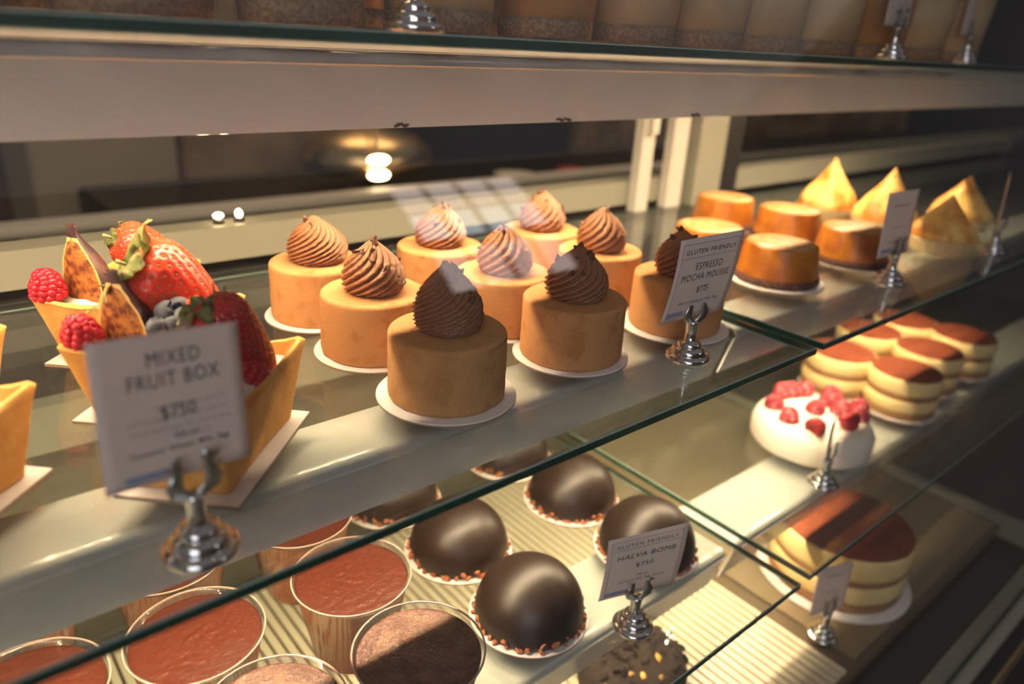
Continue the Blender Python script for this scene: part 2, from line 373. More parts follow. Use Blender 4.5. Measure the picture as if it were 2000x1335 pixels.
# rear of the case: sliding door frame
t = thing('rear_door_frame', 'cream rear door frame of the case with long horizontal tracks behind the cakes', 'frame', (.7, .62, 0))
cpart('upper_track', -.62, 2.1, .612, .64, CZ - .189, CZ - .160, 'cream_metal', t)
cpart('lower_track', -.62, 2.1, .612, .64, CZ - .325, CZ - .285, 'cream_metal', t)
cpart('kick_panel', -.62, 2.1, .625, .64, CZ - .60, CZ - .325, 'rearwall', t)
cpart('back_panel', -.62, 2.1, .63, .64, CZ - .285, CZ - .189, 'kblack', t)
cpart('top_track', -.62, 2.1, .612, .66, CZ - .034, CZ - .009, 'white_metal', t)  # white paint stands in for light falling on this track
cpart('post', .820, .878, .590, .6108, ZM + .0014, CZ - .034, 'cream_metal', t)
cpart('door_stile', .715, .738, .598, .6108, ZM + .0014, CZ - .034, 'kwhite', t)
cpart('door_stile', .775, .805, .598, .6108, ZM + .0014, CZ - .034, 'kwhite', t)
cpart('dark_stile', .880, .925, .595, .6108, ZM + .0012, CZ - .034, 'kblack', t)
cpart('handle', .720, .732, .588, .598, CZ - .10, CZ - .06, 'kwhite', t)

# ---------------- kitchen behind ----------------
def bgbox(name, x0, x1, y0, y1, z0, z1, m, label, cat):
    bm = bmesh.new(); v, fs = box(bm, x0, x1, y0, y1, z0, z1)
    bmesh.ops.bevel(bm, geom=bm.edges[:], offset=.006, segments=2, affect='EDGES')
    return tag(put(name, mesh(bm, name, m, False)), label, cat)
bgbox('tall_cabinet', .24, .54, 1.85, 2.3, 0, 2.2, 'kkhaki', 'blurred khaki tall cabinet in the kitchen behind the fruit boxes', 'cabinet')
bgbox('refrigerator', .56, 1.05, 1.9, 2.4, 0, 1.9, 'kbrown', 'blurred brown cabinet door right of the khaki cabinet', 'cabinet')
bgbox('work_counter', .3, 4.0, 1.25, 1.75, 0, .86, 'kblack', 'dark work counter behind the case', 'counter')
bgbox('counter_edge', .0, 3.0, 1.20, 1.25, .90, .915, 'kwhite', 'thin pale counter edge line behind the case glass', 'counter')
bgbox('oven', 1.40, 1.95, 1.97, 2.4, 0, 1.5, 'kblack', 'black appliance in the dark kitchen right of the lamp', 'oven')

bgbox('wooden_cupboard', 2.0, 4.6, 1.9, 2.3, .0, 2.2, 'kbrown', 'brown wooden cupboard in the kitchen behind the meringue tarts', 'cupboard')
bgbox('pale_rail', 1.55, 3.6, 1.00, 1.04, CZ - .285, CZ - .235, 'cream_metal', 'pale horizontal rail behind the meringue tarts', 'rail')
# pendant lamp mirrored in the glass, built here as a standing lamp
t = thing('pendant_reflection', 'reflected round brass pendant lamp built solid, with two glowing bulbs, blurred behind the mousse cakes', 'lamp', (.815, 1.45, .915))
bm = bmesh.new(); lathe(bm, [(.135, 0), (.145, .02), (.14, .045), (.11, .07), (.04, .09), (.012, .095), (.01, .13)], 48, cap0=False); put('lamp_shade', mesh(bm, 'lamp_shade', 'brass'), t)
bm = bmesh.new(); lathe(bm, [(.05, -.055), (.05, -.05), (.01, -.045), (.008, .085)], 32); put('stand', mesh(bm, 'lamp_stand', 'brass'), t)
for k, (dx, dz) in enumerate(((-.057, .012), (-.057, .042))):
    bm = bmesh.new(); bmesh.ops.create_uvsphere(bm, u_segments=20, v_segments=12, radius=.014); put('bulb', mesh(bm, 'bulb', 'bulb'), t, (dx, -.15, dz), scale=(1.6, 1, .62))
bm = bmesh.new(); sweep(bm, [(-.057, -.15, .01), (-.057, -.135, .10), (-.01, 0, .12)], .006, .006, (1, 0, 0)); put('bracket', mesh(bm, 'bracket', 'brass', False), t)
for k, x in enumerate((.335, .363)):
    t = thing('indicator_lamp', ['small round glowing lamp above the cream track, left of two', 'small glowing lamp above the cream track, right of two'][k], 'lamp', (x * .625, .626, CZ - .1555), 0, 'small glowing lamps behind the fruit')
    bm = bmesh.new(); lathe(bm, [(.0045, -.0045), (.0045, -.002), (.002, -.001)], 16); put('holder', mesh(bm, 'lamp_holder', 'kblack'), t)
    bm = bmesh.new(); bmesh.ops.create_uvsphere(bm, u_segments=16, v_segments=10, radius=.0034); put('bulb', mesh(bm, 'small_bulb', 'bulb'), t, (0, 0, .002), scale=(1.3 if k == 0 else .9, 1, .8 if k == 0 else 1.2))
for k, (x, y, wd, h, m, lb) in enumerate(((1.12, 1.3, .10, .045, 'kwhite', 'blurred pale tub on the counter behind the rear track'), (1.30, 1.3, .07, .045, 'rasp_frost', 'blurred reddish package on the counter behind the rear track'))):
    bm = bmesh.new(); lathe(bm, [(wd * .42, 0), (wd * .5, h * .9), (wd * .52, h), (wd * .3, h * 1.02)], 24); tag(put('food_tub', mesh(bm, 'food_tub', m), None, (x, y, .86)), lb, 'container')

# ---------------- round boards ----------------
bm = bmesh.new(); lathe(bm, [(.0408, 0), (.0415, .0002), (.0415, .0013), (.0411, .0018)], 72, mif=lambda i: 1 if i < 2 else 0)
for f in bm.faces:
    if f.normal.z > .5 or f.calc_center_median().z > .0015: f.material_index = 0
BOARD = auto(mesh(bm, 'round_board', ['board', 'board_edge']))
def board(x, y, z, what, s=1.0, group=None):
    o = put('cake_board', BOARD, None, (x, y, z), None, (s, s, 1))
    return tag(o, 'white round board under the ' + what, 'cake board', group or 'round boards under the cakes')

# ---------------- mocha mousse cakes ----------------
def cake_body(seed, m, coarse=False):
    bm = bmesh.new(); R, H = .0345, .040
    prof = [(R - .0012, 0), (R - .0002, .001)]
    prof += [(R + .0002 - .0004 * k / 14, .001 + (H - .0035) * k / 14) for k in range(1, 15)]
    prof += [(R - .0002 - .0024 * (1 - math.cos(a)), H - .0025 + .0025 * math.sin(a)) for a in (.3, .6, .9, 1.2, pi / 2)]
    prof += [(R * f, H) for f in (.85, .7, .5, .25)] + [(0, H)]
    def rf(i, th, r, z):
        p = Vector((math.cos(th) * 1.6, math.sin(th) * 1.6, z * 60 + seed * 9))
        d = .00035 * noise.noise(p) + .0002 * noise.noise(p * 4)
        if i < 3: d += .0006 * noise.noise(Vector((th * 5, seed, 2)))
        # shallow crack at the top rim
        g = math.exp(-((((th - CR[seed % 4][0] + pi) % (2 * pi)) - pi) / CR[seed % 4][1]) ** 4)
        if z > H - .006 and r > R * .9: d -= .0010 * g * (1 if z < H - .002 else 0)
        return r + d, z + .00025 * noise.noise(p * 2) * (z > H - .001)
    CR = [(5.2, .35), (4.9, .05), (4.2, .25), (1.0, .3)]
    lathe(bm, prof, 144, rf)
    return mesh(bm, 'mousse_body', m)
SKEY = [(.72, 0), (.92, .06), (1.0, .17), (1.0, .33), (.92, .48), (.78, .61), (.61, .72), (.42, .82), (.25, .90), (.12, .965), (.0, 1.0)]
def skr(t):
    for (r0, z0), (r1, z1) in zip(SKEY, SKEY[1:]):
        if z0 <= t <= z1: return r0 + (r1 - r0) * (t - z0) / (z1 - z0)
    return 0
def swirl_mesh(seed, R, H, nr, tw, amp, lean, m):
    bm = bmesh.new(); random.seed(seed); prof = []
    key = SKEY
    nz = 56
    def R_at(t):
        for (r0, z0), (r1, z1) in zip(key, key[1:]):
            if z0 <= t <= z1:
                s = (t - z0) / (z1 - z0); return r0 + (r1 - r0) * s
        return 0
    for k in range(nz + 1):
        t = k / nz; r = (R_at(max(0, t - .03)) + R_at(t) + R_at(min(1, t + .03))) / 3 if 0 < t < 1 else R_at(t)
        prof.append((max(r * R, 0 if t == 1 else .0004), t * H))
    def rf(i, th, r, z):
        t = z / H; ph = nr * (th - tw * (1 - (1 - t) ** 1.7)) + .5 * noise.noise(Vector((math.cos(th) * 2, math.sin(th) * 2, t * 3 + seed)))
        s = abs(math.sin(ph / 2)) ** .65
        k = 1 - amp + amp * 1.5 * s
        rag = .05 * noise.noise(Vector((math.cos(th) * 7, math.sin(th) * 7, t * 22 + seed)))
        return r * (k + rag), z
    rings = lathe(bm, prof, nr * 10, rf)
    for v in bm.verts:
        t = v.co.z / H; v.co.x += lean[0] * t ** 3; v.co.y += lean[1] * t ** 3
    return mesh(bm, 'chocolate_swirl', m)
SW = [swirl_mesh(1, .0188, .040, 20, 3.6, .16, (-.001, .001), 'swirl_dark'),
      swirl_mesh(2, .0195, .035, 15, 2.6, .17, (.002, 0), 'swirl_dark'),
      swirl_mesh(3, .0190, .034, 15, 2.3, .16, (.003, 0), 'swirl'),
      swirl_mesh(4, .0200, .034, 18, 2.9, .15, (-.003, 0), 'swirl'),
      swirl_mesh(5, .0190, .035, 14, 2.0, .13, (.001, -.001), 'swirl')]
NIB = [mesh(blob(k, .0021, 1, (1.3, .7, .6), .9), 'nib', 'nib', False) for k in range(4)]
BODY = [cake_body(0, 'velvet_dark'), cake_body(1, 'velvet'), cake_body(2, 'velvet'), cake_body(3, 'velvet')]
cakes = [(.2290, .3180, 0, 0, 0, 10, 'coarse-dusted mocha mousse cake nearest the camera, with a peaked dark swirl', 'front mousse cake nearest the camera'),
         (.3335, .3205, 1, 1, .4, 12, 'smooth mocha mousse cake with a crack in its rim, right of the nearest cake', 'mousse cake right of the nearest one'),
         (.4400, .3165, 2, 2, 2.0, 8, 'mocha mousse cake half hidden behind the espresso mocha mousse card', 'mousse cake behind the espresso mocha mousse card'),
         (.2270, .3980, 3, 2, 1.1, 9, 'tan mocha mousse cake with smudged side, behind and left of the nearest cake', 'smudged mousse cake behind the nearest one'),
         (.3285, .3885, 1, 4, 3.0, 7, 'mocha mousse cake in the middle of the block, between the nearest and rimmed-crack cakes', 'middle mousse cake of the block'),
         (.4360, .3955, 2, 4, 4.2, 6, 'mocha mousse cake with a tall swirl, behind the cracked-rim cake', 'mousse cake with the tall pointed swirl'),
         (.2265, .4760, 3, 3, 0.6, 4, 'rearmost left mocha mousse cake with a smooth leaning swirl, nearest the fruit boxes', 'rear left mousse cake next to the fruit boxes'),
         (.3290, .4700, 1, 2, 5.1, 6, 'rear middle mocha mousse cake with pale menu reflection over its swirl', 'rear middle mousse cake'),
         (.4380, .4695, 2, 4, 2.6, 10, 'rearmost right mocha mousse cake, its swirl heaped with dark nibs', 'rearmost right mousse cake')]
for k, (x, y, b, s, rz, nn, lab, bl) in enumerate(cakes):
    board(x, y, ZM, bl, 1.0 if k in (0, 2) else .95)
    t = thing('mousse_cake', lab, 'cake', (x, y, ZM + .0018), 0, 'mocha mousse cakes on the middle shelf')
    put('cake_body', BODY[b], t, rot=(0, 0, 0 if k < 2 else rz))
    put('swirl', SW[s], t, (0, 0, .0395), (0, 0, rz))
    H = .040 if s == 0 else .0345
    random.seed(k + 50)
    for j in range(nn):
        a = random.uniform(0, 2 * pi) if j % 3 else -1.3 + random.uniform(-.9, .9) - rz; tt = random.uniform(.76, .99) if j % 4 else random.uniform(.5, .72); r = .0195 * skr(tt) * 1.02
        lean = {0: -.001, 1: .002, 2: .003, 3: -.003, 4: .001}[s] * tt ** 3
        v = Vector((r * math.cos(a), r * math.sin(a), 0)); 
        if s != 3 or j % 2: put('cocoa_nib', NIB[j % 4], t, (v.x + lean * math.cos(rz), v.y + lean * math.sin(rz), .0395 + tt * H), (a, j, a * 2), random.uniform(.8, 1.5))

# ---------------- price cards on chrome holders ----------------
bm = bmesh.new()
lathe(bm, [(.0136, 0), (.0146, .0006), (.0151, .0018), (.0150, .0030), (.0142, .0041), (.0128, .0046), (.0119, .0047), (.0116, .0053), (.0117, .0064), (.0112, .0079), (.0101, .0090), (.0090, .0095),
           (.0083, .0096), (.0080, .0101), (.0082, .0111), (.0079, .0123), (.0070, .0132), (.0060, .0135), (.0053, .0137), (.0046, .0145)], 64)
HB = mesh(bm, 'holder_base', 'chrome')
bm = bmesh.new(); lathe(bm, [(.0046, .0140), (.0040, .0150), (.0038, .0200), (.0045, .0268), (.0046, .0276), (.0030, .0284)], 32); HS = mesh(bm, 'holder_stem', 'chrome')
HC = []
for sx in (-1, 1):
    bm = bmesh.new()
    sweep(bm, [(sx * .0008, 0, .0278), (sx * .0035, -.0006, .0290), (sx * .0066, -.0012, .0312), (sx * .0078, -.0014, .0340), (sx * .0070, -.0012, .0372), (sx * .0060, -.0011, .0398), (sx * .0068, -.0013, .0425), (sx * .0078, -.0022, .0448)],
          [.0030, .0034, .0052, .0058, .0042, .0034, .0042, .0056], .0006, (sx * .85, -.15, -.35)) if False else None
    # a flat curved arm seen from the front
    cl = [(.0004, .0276), (.0040, .0288), (.0068, .0312), (.0076, .0342), (.0066, .0374), (.0058, .0400), (.0064, .0426), (.0078, .0452)]
    ww = [.0030, .0040, .0062, .0070, .0050, .0034, .0050, .0074]
    F, Bk = [], []
    for i, (x, z) in enumerate(cl):
        a = Vector(cl[max(i - 1, 0)]); b = Vector(cl[min(i + 1, len(cl) - 1)]); d = (b - a).normalized(); n = Vector((-d.y, d.x)) * ww[i] / 2
        yy = -.0009 - .0006 * math.sin(i / 7 * pi) - (.0012 if i == 7 else 0)
        row = []
        for q in (-1, 1):
            for dy in (0, -.0007): row.append(bm.verts.new((sx * (x + q * n.x), yy + dy, z + q * n.y)))
        F.append(row)
    for a, b in zip(F, F[1:]):
        for (i, j) in ((0, 1), (1, 3), (3, 2), (2, 0)): bm.faces.new((a[i], a[j], b[j], b[i]))
    for r in (F[0], F[-1]): bm.faces.new((r[0], r[1], r[3], r[2]))
    HC.append(mesh(bm, 'holder_clip', 'steel'))
def holder(x, y, z, yaw, label):
    t = thing('card_holder', label, 'card holder', (x, y, z), yaw, 'chrome price card holders')
    put('base', HB, t); put('stem', HS, t)
    for c in HC: put('clip', c, t)
    return t
def text_bm(bm, s, size, x, y, mi, mirror=False, spacing=1.0, shear=0, narrow=1.0, bold=0):
    cu = bpy.data.curves.new('t', 'FONT'); cu.body = s; cu.size = size; cu.align_x = 'CENTER'; cu.space_character = spacing; cu.shear = shear; cu.resolution_u = 3; cu.offset = bold
    o = bpy.data.objects.new('t', cu); COL.objects.link(o); dg = bpy.context.evaluated_depsgraph_get()
    me = bpy.data.meshes.new_from_object(o.evaluated_get(dg)); bpy.data.objects.remove(o); bpy.data.curves.remove(cu)
    n0, f0 = len(bm.verts), len(bm.faces); bm.from_mesh(me); bpy.data.meshes.remove(me); bm.verts.ensure_lookup_table(); bm.faces.ensure_lookup_table()
    for v in bm.verts[n0:]: v.co = Vector((v.co.x * narrow * (-1 if mirror else 1) + x, v.co.y + y, 0))
    for f in bm.faces[f0:]: f.material_index = mi
def rect_bm(bm, x0, x1, y0, y1, mi, nseg=1):
    for k in range(nseg):
        a = y0 + (y1 - y0) * k / nseg; b = y0 + (y1 - y0) * (k + 1) / nseg
        bm.faces.new([bm.verts.new(p) for p in ((x0, a, 0), (x1, a, 0), (x1, b, 0), (x0, b, 0))]).material_index = mi
def card(base, fitp, items, label, bend=0.0, wob=0.0):
    """base: (x,y,z) of the bottom centre; fitp yaw,tilt,roll,w,h; card local u in [-w/2,w/2], v in [0,h]"""
    yaw, ti, ro, w_, h_ = fitp
    t = thing('price_card', label, 'price card', base, 0, 'printed price cards')
    ex = Vector((math.cos(yaw), math.sin(yaw), 0)); n = Vector((-math.sin(yaw), math.cos(yaw), 0)); up = Vector((0, 0, 1)) * math.cos(ti) + n * math.sin(ti)
    nn = ex.cross(up) * -1                                # points away from the customer
    e1 = ex * math.cos(ro) + up * math.sin(ro); e2 = -ex * math.sin(ro) + up * math.cos(ro)
    def f(u, v, off):
        c = bend * (u / w_ * 2) ** 2 + wob * (v / h_ - .5) ** 2 * 4 + (-wob)
        return e1 * u + e2 * v + nn * (c + off)
    bm = bmesh.new(); NU, NV = 12, 12; th = .00035
    g = {}
    for s in (0, 1):
        for i in range(NU + 1):
            for j in range(NV + 1): g[s, i, j] = bm.verts.new(f((i / NU - .5) * w_, j / NV * h_, s * th))
    for s in (0, 1):
        for i in range(NU):
            for j in range(NV):
                q = (g[s, i, j], g[s, i + 1, j], g[s, i + 1, j + 1], g[s, i, j + 1]); bm.faces.new(q if s == 0 else q[::-1])
    for i in range(NU):
        for j in (0, NV): bm.faces.new((g[0, i, j], g[0, i + 1, j], g[1, i + 1, j], g[1, i, j]))
    for j in range(NV):
        for i in (0, NU): bm.faces.new((g[0, i, j], g[0, i, j + 1], g[1, i, j + 1], g[1, i, j]))
    put('card_sheet', mesh(bm, 'card_sheet', 'paper'), t)
    for nm, its, mats in items:
        bm = bmesh.new()
        for it in its: it(bm)
        if len(its) and (bend or wob): 
            bmesh.ops.triangulate(bm, faces=bm.faces[:])
        for v in bm.verts: v.co = f(v.co.x * w_ / .055, v.co.y * h_ / .060, -.00012)
        me = bpy.data.meshes.new(nm); bm.to_mesh(me); bm.free(); me.materials.append(M[mats]); put(nm, me, t)
    return t
def T(s, size, x, y, **k): return lambda bm: text_bm(bm, s, size, x, y, 0, **k)
def Rr(x0, x1, y0, y1, n=1): return lambda bm: rect_bm(bm, x0, x1, y0, y1, 0, n)
def frame_items(x0, x1, y0, y1, lw=.00022, n=12):
    return [Rr(x0, x1, y0, y0 + lw), Rr(x0, x1, y1 - lw, y1), Rr(x0, x0 + lw, y0, y1, n), Rr(x1 - lw, x1, y0, y1, n)]
B0 = .00003
holder(.0665, .2580, ZM, .12, 'largest chrome card holder, holding the mixed fruit box card at left')
card((.064, .2595, ZM + .036), (.123, .188, -.082, .055, .056), [
    ('lettering', [T('MIXED', .0085, .0015, .0470, spacing=1.12, bold=0, narrow=.74), T('FRUIT BOX', .0085, .001, .0385, spacing=1.12, bold=0, narrow=.74), T('$750', .0080, .001, .0252, spacing=1.05, bold=0, narrow=.80),
                   T('430 cal', .0029, .003, .0168, spacing=1.1, bold=.00003), T('Contains: Wheat, Milk, Egg', .0030, .0005, .0118, spacing=1.12, bold=.00003)], 'ink'),
    ('show_through_text', [T('Crisp shortbread,', .0032, .006, .0292, mirror=True, spacing=1.15), T('white chocolate ganache', .0032, .001, .0248, mirror=True, spacing=1.15),
                           T('and a mix of seasonal fruit', .0032, .002, .0204, mirror=True, spacing=1.1), T('Contains', .0032, .006, .0160, mirror=True, spacing=1.15)], 'ghost'),
    ('blue_label', [Rr(-.0205, -.0010, .0020, .0050)], 'tape')],
    'white mixed fruit box price card standing in front of the fruit filled shortbread boxes')
holder(.3970, .2700, ZM, -.14, 'chrome card holder in front of the rightmost front mousse cake, holding the espresso mocha card')
card((.3955, .2715, ZM + .0300), (-.139, -.191, .048, .055, .061),
     [('lettering', frame_items(-.0245, .0245, .0040, .0565) + [Rr(-.0245, .0245, .0470, .0472), T('GLUTEN FRIENDLY', .0042, 0, .0498, spacing=1.25, bold=B0, shear=.15), T('ESPRESSO', .0068, .001, .0385, narrow=.72, spacing=1.15, bold=0),
                   T('MOCHA MOUSSE', .0068, 0, .0310, narrow=.72, spacing=1.15, bold=0), T('$775', .0068, .0005, .0212, narrow=.75, bold=0), T('480 cal. Contains: Milk, Egg', .0027, 0, .0135, spacing=1.15)], 'ink'),
      ('blue_label', [Rr(-.0245, -.0100, .0045, .0080)], 'tape')],
     'white gluten friendly espresso mocha mousse price card, slightly bent, before a mousse cake', wob=.0022)
holder(.3475, .2465, ZL, -.36, 'chrome card holder on the lower shelf among the chocolate domes')
card((.3480, .2475, ZL + .0310), (-.36, -.169, .062, .060, .061),
     [('lettering', frame_items(-.0245, .0245, .0040, .0565) + [Rr(-.0245, .0245, .0485, .0487), T('GLUTEN FRIENDLY', .0040, 0, .0505, spacing=1.3), T('HALVA BOMB', .0062, 0, .0395, spacing=1.1, shear=.2), T('$750', .0058, 0, .0300, spacing=1.1),
                   T('540 cal.', .0028, 0, .0205), T('Contains: Milk, Egg, Sesame', .0028, 0, .0160, spacing=1.05)], 'ink'),
      ('blue_label', [Rr(-.0245, -.0040, .0030, .0070)], 'tape')],
     'white gluten friendly halva bomb price card, in front of a chocolate dome', wob=.0018)
illeg = lambda: [Rr(-.014, .014, .046, .0478), Rr(-.009, .009, .026, .0272), Rr(-.014, .014, .0128, .0136)]
holder(.7080, .2735, ZM + .001, -.06, 'chrome card holder in front of the caramel cakes, middle shelf')
card((.7065, .2755, ZM + .028), (-.063, .059, -.006, .055, .060), [('printed_line', illeg(), 'ghost'), ('blue_label', [Rr(-.0225, -.0060, .0040, .0075)], 'tape')],
     'blurred white price card in front of the caramel cakes and meringue tarts')
holder(.6155, .2135, ZB, -.14, 'chrome card holder at the very bottom, in front of the big cream cake')
card((.6155, .2150, ZB + .0285), (-.139, .139, -.20, .055, .050), [('printed_line', illeg(), 'ghost')],
     'blurred white price card at the bottom, in front of the big layered cream cake')
holder(.6430, .2600, ZL + .001, .05, 'chrome card holder on the lower right shelf before the raspberry cake, card seen edge-on')
card((.6430, .2615, ZL + .0285), (.36, .05, .0, .055, .045), [('printed_line', illeg(), 'ghost')], 'price card on the lower right shelf, turned nearly edge-on beside the raspberry cake')
holder(.9450, .2640, ZM + .001, .9, 'farthest chrome card holder on the middle shelf, near the right picture edge')
card((.9450, .2655, ZM + .0285), (.31, .05, .0, .055, .060), [('printed_line', illeg(), 'ghost')], 'farthest price card on the middle shelf, seen edge-on by the last tart')
holder(.2160, .3330, ZT, .1, 'chrome card holder on the top shelf, cut off by the upper picture edge')
holder(.7680, .3480, ZT, .0, 'chrome card holder on the top shelf at upper right, nearer of the two')
card((.7675, .3495, ZT + .0290), (.05, .0, .0, .055, .060), [('printed_line', illeg(), 'ghost')], 'price card on the top shelf at upper right, nearer of the two')
holder(.9800, .3600, ZT, .0, 'chrome card holder on the top shelf at upper right, farther of the two')
card((.9795, .3615, ZT + .0290), (.05, .0, .0, .055, .060), [('printed_line', illeg(), 'ghost')], 'price card on the top shelf at upper right, farther of the two')

# ---------------- fruit ----------------
def strawberry_mesh(L, R, seed, m):
    """axis +Z: tip at 0, shoulder at L"""
    key = [(0, 0), (.30, .06), (.52, .18), (.74, .36), (.93, .58), (1.0, .74), (.95, .86), (.72, .95), (.40, .985), (0, .97)]
    n, nz = 120, 64; prof = []
    for k in range(nz + 1):
        t = k / nz * (len(key) - 1); i = min(int(t), len(key) - 2); s = t - i
        p0, p1, p2, p3 = [Vector(key[max(0, min(len(key) - 1, j))]) for j in (i - 1, i, i + 1, i + 2)]
        q = .5 * ((2 * p1) + (p2 - p0) * s + (2 * p0 - 5 * p1 + 4 * p2 - p3) * s * s + (3 * p1 - p0 - 3 * p2 + p3) * s ** 3)
        prof.append((max(q.x, 0) * R, q.y * L))
    prof[0] = (0, 0); prof[-1] = (0, .97 * L)
    # arc length for seed rows
    arc = [0]
    for a, b in zip(prof, prof[1:]): arc.append(arc[-1] + (Vector(b) - Vector(a)).length)
    seeds = []; step = R * .21; s = step * 1.2; row = 0
    while s < arc[-1] * .86:
        i = max(j for j in range(len(arc)) if arc[j] <= s); f = (s - arc[i]) / max(arc[i + 1] - arc[i], 1e-9)
        r = prof[i][0] * (1 - f) + prof[i + 1][0] * f; z = prof[i][1] * (1 - f) + prof[i + 1][1] * f
        nsd = max(3, int(2 * pi * r / (step * 1.35)))
        for k in range(nsd): seeds.append((2 * pi * (k + .5 * (row % 2)) / nsd + .1 * noise.noise(Vector((k, row, seed))), z, r, s))
        s += step; row += 1
    bm = bmesh.new()
    def wob(th, z): return 1 + .05 * noise.noise(Vector((math.cos(th), math.sin(th), z / L * 2 + seed * 3)) * 1.2)
    def rf(i, th, r, z):
        d = 0; si = arc[i]
        for (a, zz, rr, ss) in seeds:
            if abs(ss - si) > step * .5: continue
            da = abs((th - a + pi) % (2 * pi) - pi) * rr
            if da > step * .5: continue
            q = (da * da / .30 + (ss - si) ** 2 / .45) / (step * step * .30); d += math.exp(-q * 2.2)
        k = wob(th, z)
        return max(r * k - .0010 * d * R / .017 * min(1, r / (R * .3)), .00001), z
    rings = lathe(bm, prof, n, rf)
    body = mesh(bm, 'strawberry_body', m)
    bm = bmesh.new(); sd = bmesh.new(); bmesh.ops.create_icosphere(sd, subdivisions=1, radius=1); sm = bpy.data.meshes.new('s'); sd.to_mesh(sm); sd.free()
    sk = R / .017
    for (a, z, r, ss) in seeds:
        n0 = len(bm.verts); bm.from_mesh(sm); bm.verts.ensure_lookup_table(); k = wob(a, z)
        c = Vector((r * k * math.cos(a), r * k * math.sin(a), z)); nrm = Vector((math.cos(a), math.sin(a), -.35 if z < .6 * L else .3)).normalized()
        tv = Vector((0, 0, 1)); tz = (tv - nrm * tv.dot(nrm)).normalized(); sx = tz.cross(nrm); c -= nrm * .00035 * sk
        for v in bm.verts[n0:]: q = v.co.copy(); v.co = c + sx * q.x * .00050 * sk + tz * q.y * .00092 * sk + nrm * q.z * .00042
    bpy.data.meshes.remove(sm)
    return body, mesh(bm, 'strawberry_seeds', 'seed')
def sepal_mesh(n, L, seed, droop):
    bm = bmesh.new(); random.seed(seed)
    for k in range(n):
        a = 2 * pi * k / n + random.uniform(-.25, .25); l = L * random.uniform(.7, 1.15); dr = droop * random.uniform(.4, 1.5); tw = random.uniform(-.6, .6)
        rows = []
        for i in range(8):
            s = i / 7; w = .28 * L * math.sin(min(1, s * 1.15 + .12) * pi) ** .7 * (1 - s * .25) + .0002; r = .001 + l * s; z = .004 * s + dr * s * s * l * -1 + .003 * math.sin(s * 7 + k)
            row = []
            for q in (-1, 0, 1):
                x = r; y = q * w; zz = z - abs(q) * .0009 * (1 if q else 0) + q * tw * w * s
                row.append(bm.verts.new((x * math.cos(a) - y * math.sin(a), x * math.sin(a) + y * math.cos(a), zz)))
            rows.append(row)
        for p, q in zip(rows, rows[1:]):
            for j in range(2): bm.faces.new((p[j], p[j + 1], q[j + 1], q[j]))
    bmesh.ops.solidify(bm, geom=bm.faces[:], thickness=.0004)
    # short stalk
    sweep(bm, [(0, 0, -.001), (.0005, 0, .004), (.002, 0, .008)], .0016, .0016, (0, 1, 0))
    return mesh(bm, 'sepals', 'sepal')
def strawberry(stem, tip, R, seed, m, label, sep=(7, .016, .3), top=None):
    a, b = Vector(tip), Vector(stem); L = (b - a).length
    t = thing('strawberry', label, 'strawberry', a, 0, 'strawberries in the fruit boxes'); t.rotation_euler = frame_from(b - a)
    body, seeds = strawberry_mesh(L, R, seed, m); put('strawberry_body', body, t); put('seeds', seeds, t)
    if sep: put('leaf_cap', sepal_mesh(sep[0], sep[1], seed, sep[2]), t, (0, 0, L * .965))
    return t
def raspberry_mesh(R, L, seed, m):
    bm = bmesh.new(); ic = bmesh.new(); bmesh.ops.create_icosphere(ic, subdivisions=2, radius=1); im = bpy.data.meshes.new('i'); ic.to_mesh(im); ic.free()
    rows = 7; k0 = 0
    for i in range(rows):
        t = i / (rows - 1); ang = t * 1.45; r = R * (.92 * math.cos(ang * .98) + .05); z = L * (.12 + .78 * math.sin(ang) * 1.0); n = max(1, int(2 * pi * r / (R * .50)))
        if i == rows - 1: n = 3; r = R * .16
        for k in range(n):
            a = 2 * pi * (k + .5 * (i % 2)) / n; rr = R * .30 * (1 - .12 * t)
            n0 = len(bm.verts); bm.from_mesh(im); bm.verts.ensure_lookup_table(); random.seed(seed * 100 + k0); k0 += 1; j = random.uniform(.92, 1.08)
            c = Vector((r * .86 * math.cos(a), r * .86 * math.sin(a), z))
            for v in bm.verts[n0:]: v.co = v.co * rr * j + c
    # hollow core ring
    lathe(bm, [(R * .35, L * .25), (R * .45, L * .02), (R * .7, L * .05), (R * .8, L * .3), (R * .5, L * .75), (0, L * .85)], 20, cap0=False)
    bpy.data.meshes.remove(im)
    return mesh(bm, 'raspberry', m)
RM = [raspberry_mesh(.0088, .0165, 1, 'rasp'), raspberry_mesh(.0088, .0150, 2, 'rasp')]
RF = [raspberry_mesh(.0088, .0150, 3, 'rasp_frost'), raspberry_mesh(.0088, .014, 4, 'rasp_deep')]
def raspberry(c, axis, me, label, s=1.0, group='raspberries in the fruit boxes'):
    o = put('raspberry', me, None, Vector(c) - Vector(axis).normalized() * .008 * s, frame_from(axis, (.1, 1, .1)), s); return tag(o, label, 'raspberry', group)
